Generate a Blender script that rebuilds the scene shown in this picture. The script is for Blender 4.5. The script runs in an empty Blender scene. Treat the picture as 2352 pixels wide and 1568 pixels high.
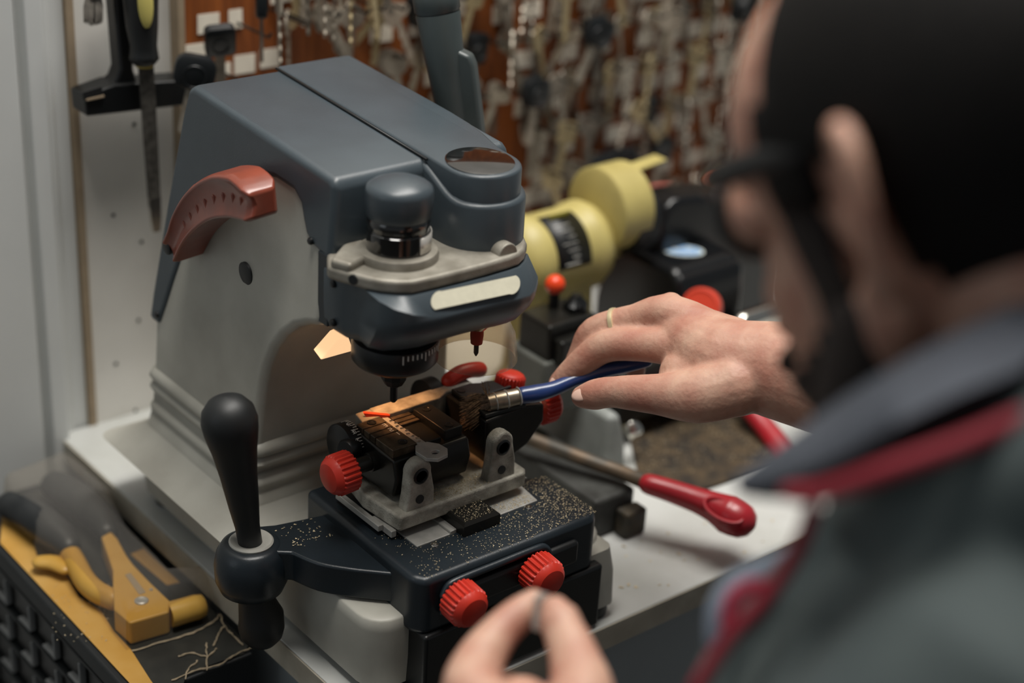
import bpy, bmesh, math, random
from mathutils import Vector, Matrix, Quaternion
random.seed(7)
R = math.radians
sc = bpy.context.scene
COL = sc.collection

# ---------------------------------------------------------------- camera
F = 3900.0                                   # focal length in pixels of the 2352 px wide frame
PITCH, ROLL, YAW = R(25.95), R(3.6), R(40.4)
FW = Vector((math.sin(YAW)*math.cos(PITCH), math.cos(YAW)*math.cos(PITCH), -math.sin(PITCH)))
_rt = Vector((math.cos(YAW), -math.sin(YAW), 0)); _up = _rt.cross(FW)
RT = math.cos(ROLL)*_rt + math.sin(ROLL)*_up
UP = -math.sin(ROLL)*_rt + math.cos(ROLL)*_up
CAM = Vector((-0.5147, -0.4922, 0.74))
cd = bpy.data.cameras.new('camera'); cam = bpy.data.objects.new('camera', cd); COL.objects.link(cam)
cam.matrix_world = Matrix(((RT.x,UP.x,-FW.x,CAM.x),(RT.y,UP.y,-FW.y,CAM.y),(RT.z,UP.z,-FW.z,CAM.z),(0,0,0,1)))
cd.sensor_width = 36; cd.lens = 36*F/2352; cd.clip_start = .02; cd.clip_end = 30
cd.dof.use_dof = True; cd.dof.focus_distance = 1.18; cd.dof.aperture_fstop = 2.5; cd.dof.aperture_blades = 0
sc.camera = cam

# ---------------------------------------------------------------- world, lights, exposure
sc.view_settings.view_transform = 'Standard'; sc.view_settings.look = 'None'
sc.view_settings.gamma = 1; sc.view_settings.use_curve_mapping = False
sc.view_settings.exposure = 0.0
w = bpy.data.worlds.new('room_light'); sc.world = w; w.use_nodes = True
bg = w.node_tree.nodes['Background']; bg.inputs[0].default_value = (.90, .96, 1.0, 1); bg.inputs[1].default_value = .14
def area(name, loc, target, sx, sy, power, col):
    l = bpy.data.lights.new(name, 'AREA'); l.shape = 'RECTANGLE'; l.size = sx; l.size_y = sy; l.energy = power; l.color = col
    o = bpy.data.objects.new(name, l); COL.objects.link(o); o.location = loc
    o.rotation_euler = (Vector(target)-Vector(loc)).to_track_quat('-Z', 'Y').to_euler(); return o
area('ceiling_fluorescent', (.30, .30, 1.95), (.28, .42, 0), 1.5, .5, 50, (1, .965, .91))
area('left_fill', (-1.9, .65, .95), (.05, .5, .1), 1.2, 1.2, 3.5, (.88, .95, 1))  # cool fill light added for the left-facing sides; no window is built

# ---------------------------------------------------------------- placing helpers
def ray(px, py): return RT*((px-1176)/F) - UP*((py-784)/F) + FW
def onX(px, py, x): d = ray(px, py); return CAM + d*((x-CAM.x)/d.x)
def onY(px, py, y): d = ray(px, py); return CAM + d*((y-CAM.y)/d.y)
def onZ(px, py, z): d = ray(px, py); return CAM + d*((z-CAM.z)/d.z)
def at(px, py, depth): return CAM + ray(px, py)*depth
def proj(p):
    v = Vector(p)-CAM; z = v.dot(FW); return 1176+F*v.dot(RT)/z, 784-F*v.dot(UP)/z

# ---------------------------------------------------------------- materials
def lin(c): return c/12.92 if c <= .04045 else ((c+.055)/1.055)**2.4
def rgb(h):
    h = h.lstrip('#'); return tuple(lin(int(h[i:i+2], 16)/255) for i in (0, 2, 4))+(1,)
def M(name, col, rough=.5, metal=0, var=0.0, vs=40, bump=0.0, bs=200, col2=None, stretch=(1,1,1), coat=0, trans=0, emit=0, sss=0, lo=.35, hi=.65, spec=.5):
    m = bpy.data.materials.new(name); m.use_nodes = True; nt = m.node_tree; b = nt.nodes['Principled BSDF']
    b.inputs['Base Color'].default_value = rgb(col); b.inputs['Roughness'].default_value = rough; b.inputs['Metallic'].default_value = metal
    b.inputs['Specular IOR Level'].default_value = spec
    if coat: b.inputs['Coat Weight'].default_value = coat; b.inputs['Coat Roughness'].default_value = .12
    if trans: b.inputs['Transmission Weight'].default_value = trans; b.inputs['IOR'].default_value = 1.45
    if emit: b.inputs['Emission Color'].default_value = rgb(col); b.inputs['Emission Strength'].default_value = emit
    if sss: b.inputs['Subsurface Weight'].default_value = sss; b.inputs['Subsurface Radius'].default_value = (.012, .005, .003); b.inputs['Subsurface Scale'].default_value = .5
    tc = nt.nodes.new('ShaderNodeTexCoord'); mp = nt.nodes.new('ShaderNodeMapping'); mp.inputs['Scale'].default_value = stretch
    nt.links.new(tc.outputs['Object'], mp.inputs[0])
    if col2 or var:
        n = nt.nodes.new('ShaderNodeTexNoise'); n.inputs['Scale'].default_value = vs; n.inputs['Detail'].default_value = 5; nt.links.new(mp.outputs[0], n.inputs['Vector'])
        cr = nt.nodes.new('ShaderNodeValToRGB'); cr.color_ramp.elements[0].position = lo; cr.color_ramp.elements[1].position = hi
        c = rgb(col); cr.color_ramp.elements[0].color = rgb(col2) if col2 else tuple(x*(1-var) for x in c[:3])+(1,)
        cr.color_ramp.elements[1].color = c
        nt.links.new(n.outputs['Fac'], cr.inputs[0]); nt.links.new(cr.outputs[0], b.inputs['Base Color'])
    if bump:
        n2 = nt.nodes.new('ShaderNodeTexNoise'); n2.inputs['Scale'].default_value = bs; n2.inputs['Detail'].default_value = 3; nt.links.new(mp.outputs[0], n2.inputs['Vector'])
        bp = nt.nodes.new('ShaderNodeBump'); bp.inputs['Strength'].default_value = bump; bp.inputs['Distance'].default_value = .001
        nt.links.new(n2.outputs['Fac'], bp.inputs['Height']); nt.links.new(bp.outputs[0], b.inputs['Normal'])
    return m
def film(name, tint, alpha, rough=.08, edge=.5):
    m = bpy.data.materials.new(name); m.use_nodes = True; nt = m.node_tree; nt.nodes.clear()
    o = nt.nodes.new('ShaderNodeOutputMaterial'); t = nt.nodes.new('ShaderNodeBsdfTransparent'); t.inputs[0].default_value = rgb(tint)
    p = nt.nodes.new('ShaderNodeBsdfPrincipled'); p.inputs['Base Color'].default_value = rgb(tint); p.inputs['Roughness'].default_value = rough
    fr = nt.nodes.new('ShaderNodeLayerWeight'); fr.inputs[0].default_value = .35
    mt = nt.nodes.new('ShaderNodeMath'); mt.operation = 'MULTIPLY_ADD'; mt.inputs[1].default_value = edge; mt.inputs[2].default_value = alpha
    nt.links.new(fr.outputs['Facing'], mt.inputs[0])
    mx = nt.nodes.new('ShaderNodeMixShader'); nt.links.new(mt.outputs[0], mx.inputs[0]); nt.links.new(t.outputs[0], mx.inputs[1]); nt.links.new(p.outputs[0], mx.inputs[2])
    nt.links.new(mx.outputs[0], o.inputs[0]); return m

# ---------------------------------------------------------------- mesh helpers
class B:
    def __init__(s): s.bm = bmesh.new(); s.mi = 0
    def _new(s, fs):
        for f in fs: f.material_index = s.mi
    def mat(s, i): s.mi = i; return s
    def faces(s, vs, fs):
        bv = [s.bm.verts.new(v) for v in vs]
        for f in fs:
            try: s.bm.faces.new([bv[i] for i in f]).material_index = s.mi
            except ValueError: pass
        return s
    def loft(s, rings, caps=True, closed=True):
        n = len(rings[0]); rv = [[s.bm.verts.new(p) for p in r] for r in rings]; m = n if closed else n-1
        for a, b in zip(rv, rv[1:]):
            for i in range(m):
                f = s.bm.faces.new((a[i], a[(i+1) % n], b[(i+1) % n], b[i])); f.material_index = s.mi
        if caps and closed:
            s.bm.faces.new(rv[0][::-1]).material_index = s.mi; s.bm.faces.new(rv[-1]).material_index = s.mi
        return s
    def box(s, x0, x1, y0, y1, z0, z1):
        return s.loft([[Vector((x0,y0,z)), Vector((x1,y0,z)), Vector((x1,y1,z)), Vector((x0,y1,z))] for z in (z0, z1)])
    def obox(s, c, size, mat3):
        c = Vector(c); h = Vector(size)/2
        return s.loft([[c+mat3@Vector((sx*h.x, sy*h.y, sz*h.z)) for sx, sy in ((-1,-1),(1,-1),(1,1),(-1,1))] for sz in (-1, 1)])
    def prism(s, poly, ax, a, b):
        def v(p, t): return Vector((t,p[0],p[1])) if ax == 'x' else Vector((p[0],t,p[1])) if ax == 'y' else Vector((p[0],p[1],t))
        return s.loft([[v(p, a) for p in poly], [v(p, b) for p in poly]])
    def prismf(s, poly, fa, fb):          # poly in (y,z), x from functions of z
        return s.loft([[Vector((fa(p[1]),p[0],p[1])) for p in poly], [Vector((fb(p[1]),p[0],p[1])) for p in poly]])
    def lathe(s, prof, o, axis=(0,0,1), n=40, lobes=0, amp=0):
        q = Vector(axis).normalized(); t = q.orthogonal().normalized(); u = q.cross(t); o = Vector(o); rings = []
        for r, h in prof:
            ring = []
            for i in range(n):
                a = 2*math.pi*i/n; rr_ = max(r, 1e-5)
                if lobes and r > 1e-4: rr_ = r*(1+amp*(1 if math.sin(a*lobes) > 0 else -1))
                ring.append(o+q*h+(t*math.cos(a)+u*math.sin(a))*rr_)
            rings.append(ring)
        return s.loft(rings)
    def tube(s, pts, rad, n=14, sub=0, round_ends=True, flat=None):
        pts = [Vector(p) for p in pts]; rad = list(rad) if hasattr(rad, '__len__') else [rad]*len(pts)
        if sub: pts, rad = spline(pts, rad, sub)
        rings = []; t0 = (pts[1]-pts[0]).normalized(); nrm = t0.orthogonal().normalized()
        if flat is not None: nrm = (Vector(flat[0])-t0*Vector(flat[0]).dot(t0)).normalized()
        P_, R_ = list(pts), list(rad); N = len(P_); frames = []
        for i in range(N):
            t = (P_[min(i+1,N-1)]-P_[max(i-1,0)]).normalized(); nrm = (nrm-t*nrm.dot(t)).normalized(); frames.append((t, nrm.copy(), t.cross(nrm)))
        kx = flat[1] if flat is not None else 1.0
        def ring(c, fr, r): return [c+(fr[1]*math.cos(2*math.pi*k/n)*kx+fr[2]*math.sin(2*math.pi*k/n))*r for k in range(n)]
        if round_ends:
            for a in (80, 50, 25): rings.append(ring(P_[0]-frames[0][0]*R_[0]*math.sin(R(a)), frames[0], R_[0]*math.cos(R(a))))
        for i in range(N): rings.append(ring(P_[i], frames[i], R_[i]))
        if round_ends:
            for a in (25, 50, 80): rings.append(ring(P_[-1]+frames[-1][0]*R_[-1]*math.sin(R(a)), frames[-1], R_[-1]*math.cos(R(a))))
        return s.loft(rings)
    def ell(s, c, r, mat3=None, n=24):
        c = Vector(c); m = mat3 or Matrix.Identity(3); rings = []
        for i in range(1, n//2):
            a = math.pi*i/(n//2); rings.append([c+m@Vector((r[0]*math.sin(a)*math.cos(2*math.pi*k/n), r[1]*math.sin(a)*math.sin(2*math.pi*k/n), -r[2]*math.cos(a))) for k in range(n)])
        return s.loft(rings)
def spline(pts, rad, sub):
    P_, R_ = [], []; n = len(pts)
    for i in range(n-1):
        p0, p1, p2, p3 = pts[max(i-1,0)], pts[i], pts[i+1], pts[min(i+2,n-1)]
        for k in range(sub):
            t = k/sub; P_.append(.5*((2*p1)+(p2-p0)*t+(2*p0-5*p1+4*p2-p3)*t*t+(3*p1-p0-3*p2+p3)*t**3)); R_.append(rad[i]*(1-t)+rad[i+1]*t)
    return P_+[pts[-1]], R_+[rad[-1]]
def curve(pts, sub=6): return spline([Vector(p) for p in pts], [1]*len(pts), sub)[0]
def rr(x0, x1, y0, y1, r, n=5):
    out = []
    for cx, cy, a0 in ((x1-r,y0+r,-90),(x1-r,y1-r,0),(x0+r,y1-r,90),(x0+r,y0+r,180)):
        for k in range(n+1):
            a = R(a0+90*k/n); out.append((cx+r*math.cos(a), cy+r*math.sin(a)))
    return out
ORIG = {}
POSE = [1.0, Vector((0,0,0))]      # scale and offset at which the assembly being built is set down
def link(name, me, parent):
    o = bpy.data.objects.new(name, me); COL.objects.link(o)
    if parent: o.parent = parent
    return o
def obj(name, b, mats, parent=None, bevel=0, seg=3, smooth=38, sub=0, solid=0, origin=None, remesh=0, smit=0, ang=35):
    """one mesh object, built in world coordinates; it takes its parent's origin (or its own centre)"""
    bm = b.bm; bmesh.ops.recalc_face_normals(bm, faces=bm.faces)
    if POSE[0] != 1:
        for v in bm.verts: v.co = v.co*POSE[0]+POSE[1]
    if parent is not None: og = ORIG[parent.name]
    else:
        if origin is None:
            xs = [v.co for v in bm.verts]; origin = Vector([(min(c[i] for c in xs)+max(c[i] for c in xs))/2 for i in range(3)]); origin.z = min(c.z for c in xs)
        og = Vector(origin)
    bmesh.ops.translate(bm, vec=-og, verts=bm.verts)
    me = bpy.data.meshes.new(name); bm.to_mesh(me); bm.free()
    for m in (mats if isinstance(mats, (list, tuple)) else [mats]): me.materials.append(m)
    me.polygons.foreach_set('use_smooth', [True]*len(me.polygons))
    if not sub and not remesh: me.set_sharp_from_angle(angle=R(smooth))
    o = link(name, me, parent); ORIG[o.name] = og
    if parent is None: o.location = og
    if solid: md = o.modifiers.new('solid', 'SOLIDIFY'); md.thickness = solid; md.offset = 0
    if bevel:
        md = o.modifiers.new('bevel', 'BEVEL'); md.width = bevel; md.segments = seg; md.limit_method = 'ANGLE'; md.angle_limit = R(ang); md.harden_normals = True
    if remesh:
        md = o.modifiers.new('remesh', 'REMESH'); md.mode = 'VOXEL'; md.voxel_size = remesh; md.use_smooth_shade = True
        if smit: md = o.modifiers.new('relax', 'SMOOTH'); md.factor = .5; md.iterations = smit
    if sub: md = o.modifiers.new('sub', 'SUBSURF'); md.levels = md.render_levels = sub
    return o
def tag(o, label=None, cat=None, group=None, kind=None):
    for k, v in (('label', label), ('category', cat), ('group', group), ('kind', kind)):
        if v: o[k] = v
    return o
def thing(name, loc, label, cat, group=None):
    loc = Vector(loc)*POSE[0]+POSE[1]
    o = bpy.data.objects.new(name, None); COL.objects.link(o); o.location = loc; o.empty_display_size = .02; ORIG[o.name] = Vector(loc)
    return tag(o, label, cat, group)
def frame(z, x=None):
    z = Vector(z).normalized(); x = Vector(x) if x is not None else z.orthogonal(); x = (x-z*x.dot(z)).normalized(); y = z.cross(x)
    return Matrix((x, y, z)).transposed()
# ---------------------------------------------------------------- palette
cover_paint = M('blue_grey_paint', '3f484e', .36, var=.12, vs=30, bump=.08, bs=900)
cast_grey = M('light_grey_paint', 'b0aea4', .46, col2='9b988e', vs=14, bump=.06, bs=900)
alloy = M('cast_alloy', '9c978c', .5, .3, col2='7d786d', vs=60, bump=.25, bs=900)
alloy_dirty = M('dirty_cast_alloy', 'aeaa9e', .6, .15, col2='7c786d', vs=90, bump=.5, bs=800)
steel = M('ground_steel', 'b2b0aa', .38, .35, var=.2, vs=120, stretch=(1,1,1), bump=.05)
dark_steel = M('black_oxide_steel', '242320', .32, .4, var=.3, vs=90)
jaw_steel = M('worn_jaw_steel', '6b5d4b', .36, .5, col2='3d352b', vs=120)
black_plastic = M('black_plastic', '101213', .38, var=.2, vs=60, bump=.05, bs=600)
soft_black = M('soft_black_rubber', '17191a', .5, var=.2, vs=60, bump=.05, bs=500)
navy_plastic = M('dark_blue_black_plastic', '1c242a', .35, var=.2, vs=40, bump=.08, bs=700)
lever_grey = M('dark_grey_lever', '3f4747', .4, var=.12, vs=40)
gloss_black = M('gloss_black', '0b0a0a', .06, coat=1)
red_plastic = M('red_plastic', 'bd2c1b', .42, var=.12, vs=60)
rust_plastic = M('rust_red_plastic', '8a4230', .3, col2='7a3c2d', vs=60, coat=.25)
chrome = M('chrome', 'd8d4cc', .18, 1)
white_print = M('white_print', 'd8d6ce', .6)
cream = M('cream_plate', 'bcb8a4', .5, var=.08, vs=200)
brass = M('brass_chip', 'cdbd9c', .4, .3)
white_paint = M('white_wall_paint', 'e0ddd6', .6, col2='d0cdc6', vs=8, bump=.04, bs=200)
door_white = M('white_door_paint', 'd4d6d4', .5, col2='c9cbc9', vs=5)
beige_edge = M('raw_board_edge', '9c8a72', .8, var=.15, vs=60)
bench_top_m = M('bench_laminate', 'c6c7c4', .38, col2='afb0aa', vs=9, lo=.3, hi=.6)
bench_edge_m = M('bench_edging', 'b2ab9c', .6, col2='9b9485', vs=30)
cab_grey = M('cabinet_grey', '969c9e', .6, var=.1, vs=10)
wood_brown = M('brown_board', '96521f', .55, col2='6f3812', vs=22, stretch=(6,1,.35))
floor_m = M('floor_lino', '5c5a55', .6, var=.15, vs=10)
tag_paper = M('tag_paper', 'eee5d4', .7, var=.06, vs=90)

def struct(name, b, m, **k):
    o = obj(name, b, m, **k); return tag(o, kind='structure')
WY = .735
struct('floor', B().box(-3, 3, -2.5, 1.2, -.93, -.90), floor_m)
b = B().box(.055, 2.6, WY, WY+.02, -.9, 1.6); struct('wall_back', b, white_paint)
b = B().box(.049, .055, WY-.003, WY+.02, -.9, 1.6); struct('trim_1', b, beige_edge)
# door and frame to the left of the white panel: stepped vertical profile
prof = [(-1.6,.72),(.000,.72),(.003,.732),(.007,.732),(.010,.722),(.024,.722),(.028,.733),(.033,.733),(.036,.737),(.049,.737),(.049,.77),(-1.6,.77)]
struct('door_1', B().prism(prof, 'z', -.9, 1.6), door_white, bevel=.0015, seg=2)
# holes left by screws in the white panel
holes = B()
for px, py in ((260,494),(266,835),(311,942),(308,285),(325,555),(318,735)):
    p = onY(px, py, WY); holes.lathe([(.0016,-.0006),(.0016,.0004)], p, (0,1,0), 12)
tag(obj('trim_2', holes, soft_black), kind='structure')

# ---------------------------------------------------------------- bench
bench = thing('workbench', (.9, .49, -.9), 'long grey laminate workbench with pale edging carrying the key machines', 'workbench')
b = B().box(.02, 1.9, .252, WY, -.0215, 0)
top = obj('worktop', b, bench_top_m, bench, bevel=.0012, seg=2)
b = B().box(.0185, 1.9, .2505, .252, -.0215, -.0006).box(.0185, .02, .2505, WY, -.0215, -.0006)
obj('edging', b, bench_edge_m, bench, bevel=.0004, seg=1)
obj('front_panel', B().box(.05, 1.9, .272, .29, -.9, -.0215), cab_grey, bench)
obj('side_panel', B().box(.04, .058, .29, WY-.01, -.9, -.0215), cab_grey, bench)

# ---------------------------------------------------------------- brown key board with pegs, keys and paper tags
BX0, BX1, BY = .146, 1.02, .722
kb = thing('key_board', (.9, WY, .02), 'brown wooden key board on the wall, covered in hanging keys', 'key board')
obj('panel', B().box(BX0, BX1, BY, WY-.0005, .012, .62), wood_brown, kb)
obj('edge_strip', B().box(BX0-.006, BX0, BY-.002, WY-.0005, .012, .62), beige_edge, kb)
# ================================================================ the key cutting machine
ROOT = Vector((.135, .44, 0))
mc = thing('key_cutting_machine', ROOT, 'large blue-grey and light grey key cutting machine with red knobs in the middle', 'key cutting machine')
K = .083
def XL(z, d=0): return .035+K*(z-.065)-d
def XR(z, d=0): return .222-K*(z-.065)+d
# --- foot
b = B().loft([[Vector((x,y,z)) for x,y in rr(.033-g,.240+g,.275-g,.612+g,.020)] for z,g in ((.008,.001),(.03,.0025),(.055,.0025),(.0635,.0020),(.0648,.0008),(.065,-.004))])
foot = obj('foot', b, cast_grey, mc, smooth=50)
for x,y in ((.047,.29),(.230,.273),(.047,.585),(.226,.585)): obj('rubber_foot', B().lathe([(.012,0),(.013,.004),(.012,.012)], (x,y,0), n=20), soft_black, mc)
obj('front_foot', B().loft([[Vector((x,y,z)) for x,y in rr(.205,.243-g,.2585+g,.30,.008)] for z,g in ((.012,0),(.04,.001),(.060,.004))]), cast_grey, mc)
b = B().box(.060, .2215, .2535, .30, .002, .056); obj('front_panel', b, black_plastic, mc, bevel=.003)
# --- column, C shaped from the side
arch = [(.370,.250),(.371,.243),(.385,.2385),(.400,.231),(.414,.219),(.425,.204),(.433,.185),(.437,.165),(.439,.14),(.4405,.118),(.442,.10),(.446,.088),(.455,.074),(.470,.062)]
prof = [(.604,.062),(.600,.075),(.595,.09),(.593,.12),(.594,.165),(.580,.24),(.562,.32),(.552,.350),(.372,.338)]+arch
b = B().prismf(prof, lambda z: XL(z), lambda z: XR(z))
col = obj('column', b, cast_grey, mc, bevel=.007, seg=4, ang=50)
# mouldings that run round the column
def ringpath(z, g): return [Vector((x,y,z)) for x,y in rr(XL(z)-g, XR(z)+g, .4395-g, .594+g, .012, 6)]
b = B()
for prof2 in (((.1235,-.002),(.1205,.0032),(.116,.0046),(.1125,.0026),(.1115,.0005),(.1095,.0026),(.1065,.0040),(.1035,.0022),(.101,-.002)), ((.096,-.003),(.0935,.0012),(.0905,.0030),(.087,.0028),(.0845,.0008),(.082,.0015),(.077,.0035),(.072,.0050),(.0665,.0056),(.0655,.0040),(.060,.001))):
    b.loft([ringpath(z, g) for z, g in prof2])
obj('moulding', b, cast_grey, mc, smooth=60)
# skirt where the column runs down to the foot
b = B().loft([ringpath(z, g) for z, g in ((.084,-.001),(.074,.004),(.067,.012),(.062,.022),(.058,.03))])
obj('skirt', b, cast_grey, mc, smooth=60)
# plug in the left face
n = Vector((-1,0,-K)).normalized()
def onL(px, py, d=0):
    r_ = ray(px, py); nn = Vector((1,0,-K)); d0 = .035-K*.065; return CAM+r_*((d0-nn.dot(CAM))/nn.dot(r_))-n*(-d)
pc = onL(565, 629)
pl = obj('plug', B().lathe([(.0088,-.002),(.0088,.0006),(.0078,.0012),(.0001,.0012)], pc, n, 30), soft_black, mc)
# --- blue-grey cover: side profile in (y,z)
low = [(.600,.160),(.583,.160),(.574,.180),(.563,.207),(.550,.236),(.535,.262),(.515,.288),(.492,.308),(.465,.321),(.435,.327),(.412,.326),(.403,.320),(.399,.311),(.394,.302),(.386,.297),(.362,.2915)]
hi_ = [(.3615,.30),(.3625,.335),(.364,.3465),(.370,.3495),(.45,.3545),(.548,.3605),(.556,.357),(.563,.335),(.580,.262),(.596,.185)]
b = B().prismf(low+hi_, lambda z: XL(z, .0022), lambda z: XR(z, .0022))
cov = obj('cover', b, cover_paint, mc, bevel=.0055, seg=4, ang=42)
# nose: raised slab with a round front carrying the dial window, and the lower step under it
NX, NY, NR = .1575, .340, .0270
def ztop(y): 
    t = min(max((y-.33)/(.556-.33), 0), 1); return .3505+.0125*t
def stad(r, yb, n=18):
    out = [(NX+r, yb)] ; 
    out = [(NX-r, yb)]+[(NX+r*math.cos(R(180+180*k/n)), NY+r*math.sin(R(180+180*k/n))) for k in range(n+1)]+[(NX+r, yb)]
    return out
def dense(poly, m=10):
    a, c = poly[0], poly[1]; e, f = poly[-2], poly[-1]
    return [(a[0]+(c[0]-a[0])*k/m, a[1]+(c[1]-a[1])*k/m) for k in range(m)]+poly[1:-1]+[(e[0]+(f[0]-e[0])*k/m, e[1]+(f[1]-e[1])*k/m) for k in range(1, m+1)]
def nose(r, yb, zb, zt, edge):
    st = dense(stad(r, yb)); ins = dense(stad(r-edge*.3, yb)); ins2 = dense(stad(r-edge, yb))
    return [[Vector((x,y,zb)) for x,y in st], [Vector((x,y,zt(y)-edge)) for x,y in st], [Vector((x,y,zt(y)-edge*.3)) for x,y in ins], [Vector((x,y,zt(y))) for x,y in ins2]]
b = B().loft(nose(NR, .553, .318, ztop, .0022)); 
# right shoulder of the slab reaching the right edge of the cover
shp = [(NX,.553),(NX,.345),(NX+NR-.0003,.342),(NX+NR+.0012,.352),(.1885,.366),(.1925,.382),(.1955,.402),(.1968,.425),(.1968,.553)]
b.loft([[Vector((x,y,.33)) for x,y in shp], [Vector((x,y,ztop(y)-.004)) for x,y in shp], [Vector((x-.0012*(x > NX),y,ztop(y)-.0014)) for x,y in shp], [Vector((x-.004*(x > NX),y,ztop(y)-.0002)) for x,y in shp]])
nc = obj('nose_cover', b, cover_paint, mc, smooth=50, bevel=.001, seg=2, ang=60)
def ledge(y):
    t = min(max((y-.325)/(.375-.325), 0), 1); t = t*t*(3-2*t); return .3315+.0175*t
b = B().loft(nose(.0308, .40, .2975, ledge, .003)); obj('nose_step', b, cover_paint, mc, smooth=50)
b = B().lathe([(.0235,-.001),(.0235,.0008),(.0225,.0012),(.0001,.0012)], (NX-.001, NY+.001, ztop(NY)), (0,-.055,1), 48)
obj('dial_window', b, gloss_black, mc, smooth=60)
# seam between the two cover halves
sx = NX-NR-.0012
b = B().faces([(sx-.0006,.553,.3618),(sx+.0009,.553,.3618),(sx+.0009,.364,.3502),(sx-.0006,.364,.3502)], [(0,1,2,3)])
obj('cover_seam', b, soft_black, mc, solid=.0015)
# --- head slide plate, screws
b = B().box(XL(.27,.0005), XR(.27), .3635, .376, .246, .2975); obj('slide_plate', b, navy_plastic, mc, bevel=.001)
for px, py, d in ((721,551,.0025),(367,720,.0025)):
    obj('screw', B().lathe([(.0026,-.002),(.0026,.0008),(.0018,.0018),(.0001,.002)], onL(px, py, d), n, 16), black_plastic, mc)
# --- lower head housing: ridge, slope under the casting, wall that tucks in below
ridge = [(869,692),(906,712),(952,725),(995,729),(1052,718),(1100,706),(1151,693),(1190,685),(1218,677),(1231,662),(1237,635)]
edge = [(846,672),(872,677),(905,680),(945,681),(1000,668),(1060,653),(1120,637),(1170,623),(1195,614),(1208,600),(1212,583)]
ZR, ZC_ = .276, .2895
rp_ = [onZ(px,py,z_) for (px,py),z_ in zip(ridge,(.2885,.285,.2805,.2775,.276,.276,.276,.276,.276,.277,.280))]; ep = [onZ(px,py,ZC_) for px,py in edge]
XL0 = .0505
def ringh(pts, z, f=0, g=0):
    top = z is None
    z = ZR if top else z
    q = [Vector((XL0+g*.4,.367,ZC_-.002 if top else z)), Vector((XL0+g*.4,.356,ZC_-.002 if top else z)), Vector((XL0+.0005+g*.4,.345,ZC_-.002 if top else z)), Vector((XL0+.005+g*.4,.334,ZC_-.0015 if top else z))]
    cen = Vector((.13,.345,z))
    for p in pts:
        v = Vector((p.x,p.y,p.z if top else min(z,p.z-.001))); v.y += f; d = (cen-v); d.z = 0; v += d.normalized()*g; q.append(v)
    q.append(Vector((pts[-1].x-.004-g,.352,z))); q.append(Vector((.200-g,.367,z))); return q
top_in = [Vector((XL0+.001,.367,ZC_-.0008)),Vector((XL0+.001,.356,ZC_-.0008)),Vector((XL0+.0015,.3455,ZC_-.0008)),Vector((XL0+.006,.335,ZC_-.0005))]+[Vector((p.x,p.y,ZC_)) for p in ep]+[Vector((ep[-1].x-.003,.352,ZC_)),Vector((.198,.367,ZC_))]
b = B().loft([ringh(rp_,.2455,.018,.009), ringh(rp_,.2475,.016,.005), ringh(rp_,.253,.011,.002), ringh(rp_,.262,.0045,.0005), ringh(rp_,.270,.0008,0), ringh(rp_,.2745,.0001,0), ringh(rp_,None,.0,.0005), top_in])
obj('head_housing', b, cover_paint, mc, smooth=40)
for px, py in ((766,652),(765,741)):
    p = onX(px, py, XL0-.0003); obj('screw', B().lathe([(.0026,-.003),(.0026,.0008),(.0018,.0018),(.0001,.002)], p, (-1,0,0), 16), black_plastic, mc)
# cream plate on the sloping front face
c0, c1, c2 = onZ(1052,718,ZR+.001), onZ(1190,685,ZR+.001), onZ(1060,653,ZC_)
sn = (c1-c0).cross(c2-c0).normalized(); sn = -sn if sn.z < 0 else sn
def onSl(px, py):
    r_ = ray(px, py); return CAM+r_*((c0-CAM).dot(sn)/r_.dot(sn))
plate = []
for cx_, cy_, a0 in ((1176,655,-75),(1006,691,105)):
    for k in range(11):
        a = R(a0+180*k/10); plate.append(onSl(cx_+17*math.cos(a)-3*math.sin(a), cy_-22*math.sin(-a)))
b = B().loft([[p+sn*.0004 for p in plate], [p+sn*.0010 for p in plate]]); obj('name_plate', b, cream, mc)
# --- light alloy casting that carries knob and nose
cp = [(751,640),(775,648),(805,656),(840,666),(875,673),(910,676),(948,676),(1000,664),(1060,649),(1120,633),(1170,618),(1192,610),(1204,598),(1209,582)]
cb_ = [onZ(px,py,.290) for px,py in cp]; op = [(p.x,p.y) for p in cb_]+[(.196,.345),(.190,.372),(.056,.372)]
b = B().prism(op, 'z', .2895, .2990)
obj('head_casting', b, alloy, mc, bevel=.0030, seg=4, ang=40)
hc = bpy.data.objects['head_casting']
b = B().lathe([(.0265,.296),(.0272,.3015),(.0262,.3045),(.0228,.3055)], (.089,.338,0), n=56)
obj('knob_seat', b, alloy, hc, smooth=50)
q = [onZ(px,py,.299) for px,py in ((757,612),(805,625),(850,600),(838,566),(800,560))]
b = B().prism([(p.x,p.y) for p in q], 'z', .297, .3045); obj('casting_rib', b, alloy, hc, bevel=.003, seg=3)
lug = onY(1168,585,.302)
b = B().lathe([(.0078,0),(.0078,.014),(.006,.0155)], (lug.x,.3020,lug.z), (0,1,0), 32); obj('lug', b, alloy, hc, bevel=.001)
p = onZ(811,640,.295); 
ee = (onZ(840,666,.29)-onZ(775,648,.29)); en = Vector((ee.y,-ee.x,0)).normalized(); en = -en if en.x > 0 else en
obj('casting_hole', B().lathe([(.0034,-.002),(.0034,.0006)], onZ(811,658,.290).lerp(onZ(811,658,.290),1)+Vector((0,0,.0048)), en, 20), soft_black, hc)
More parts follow.
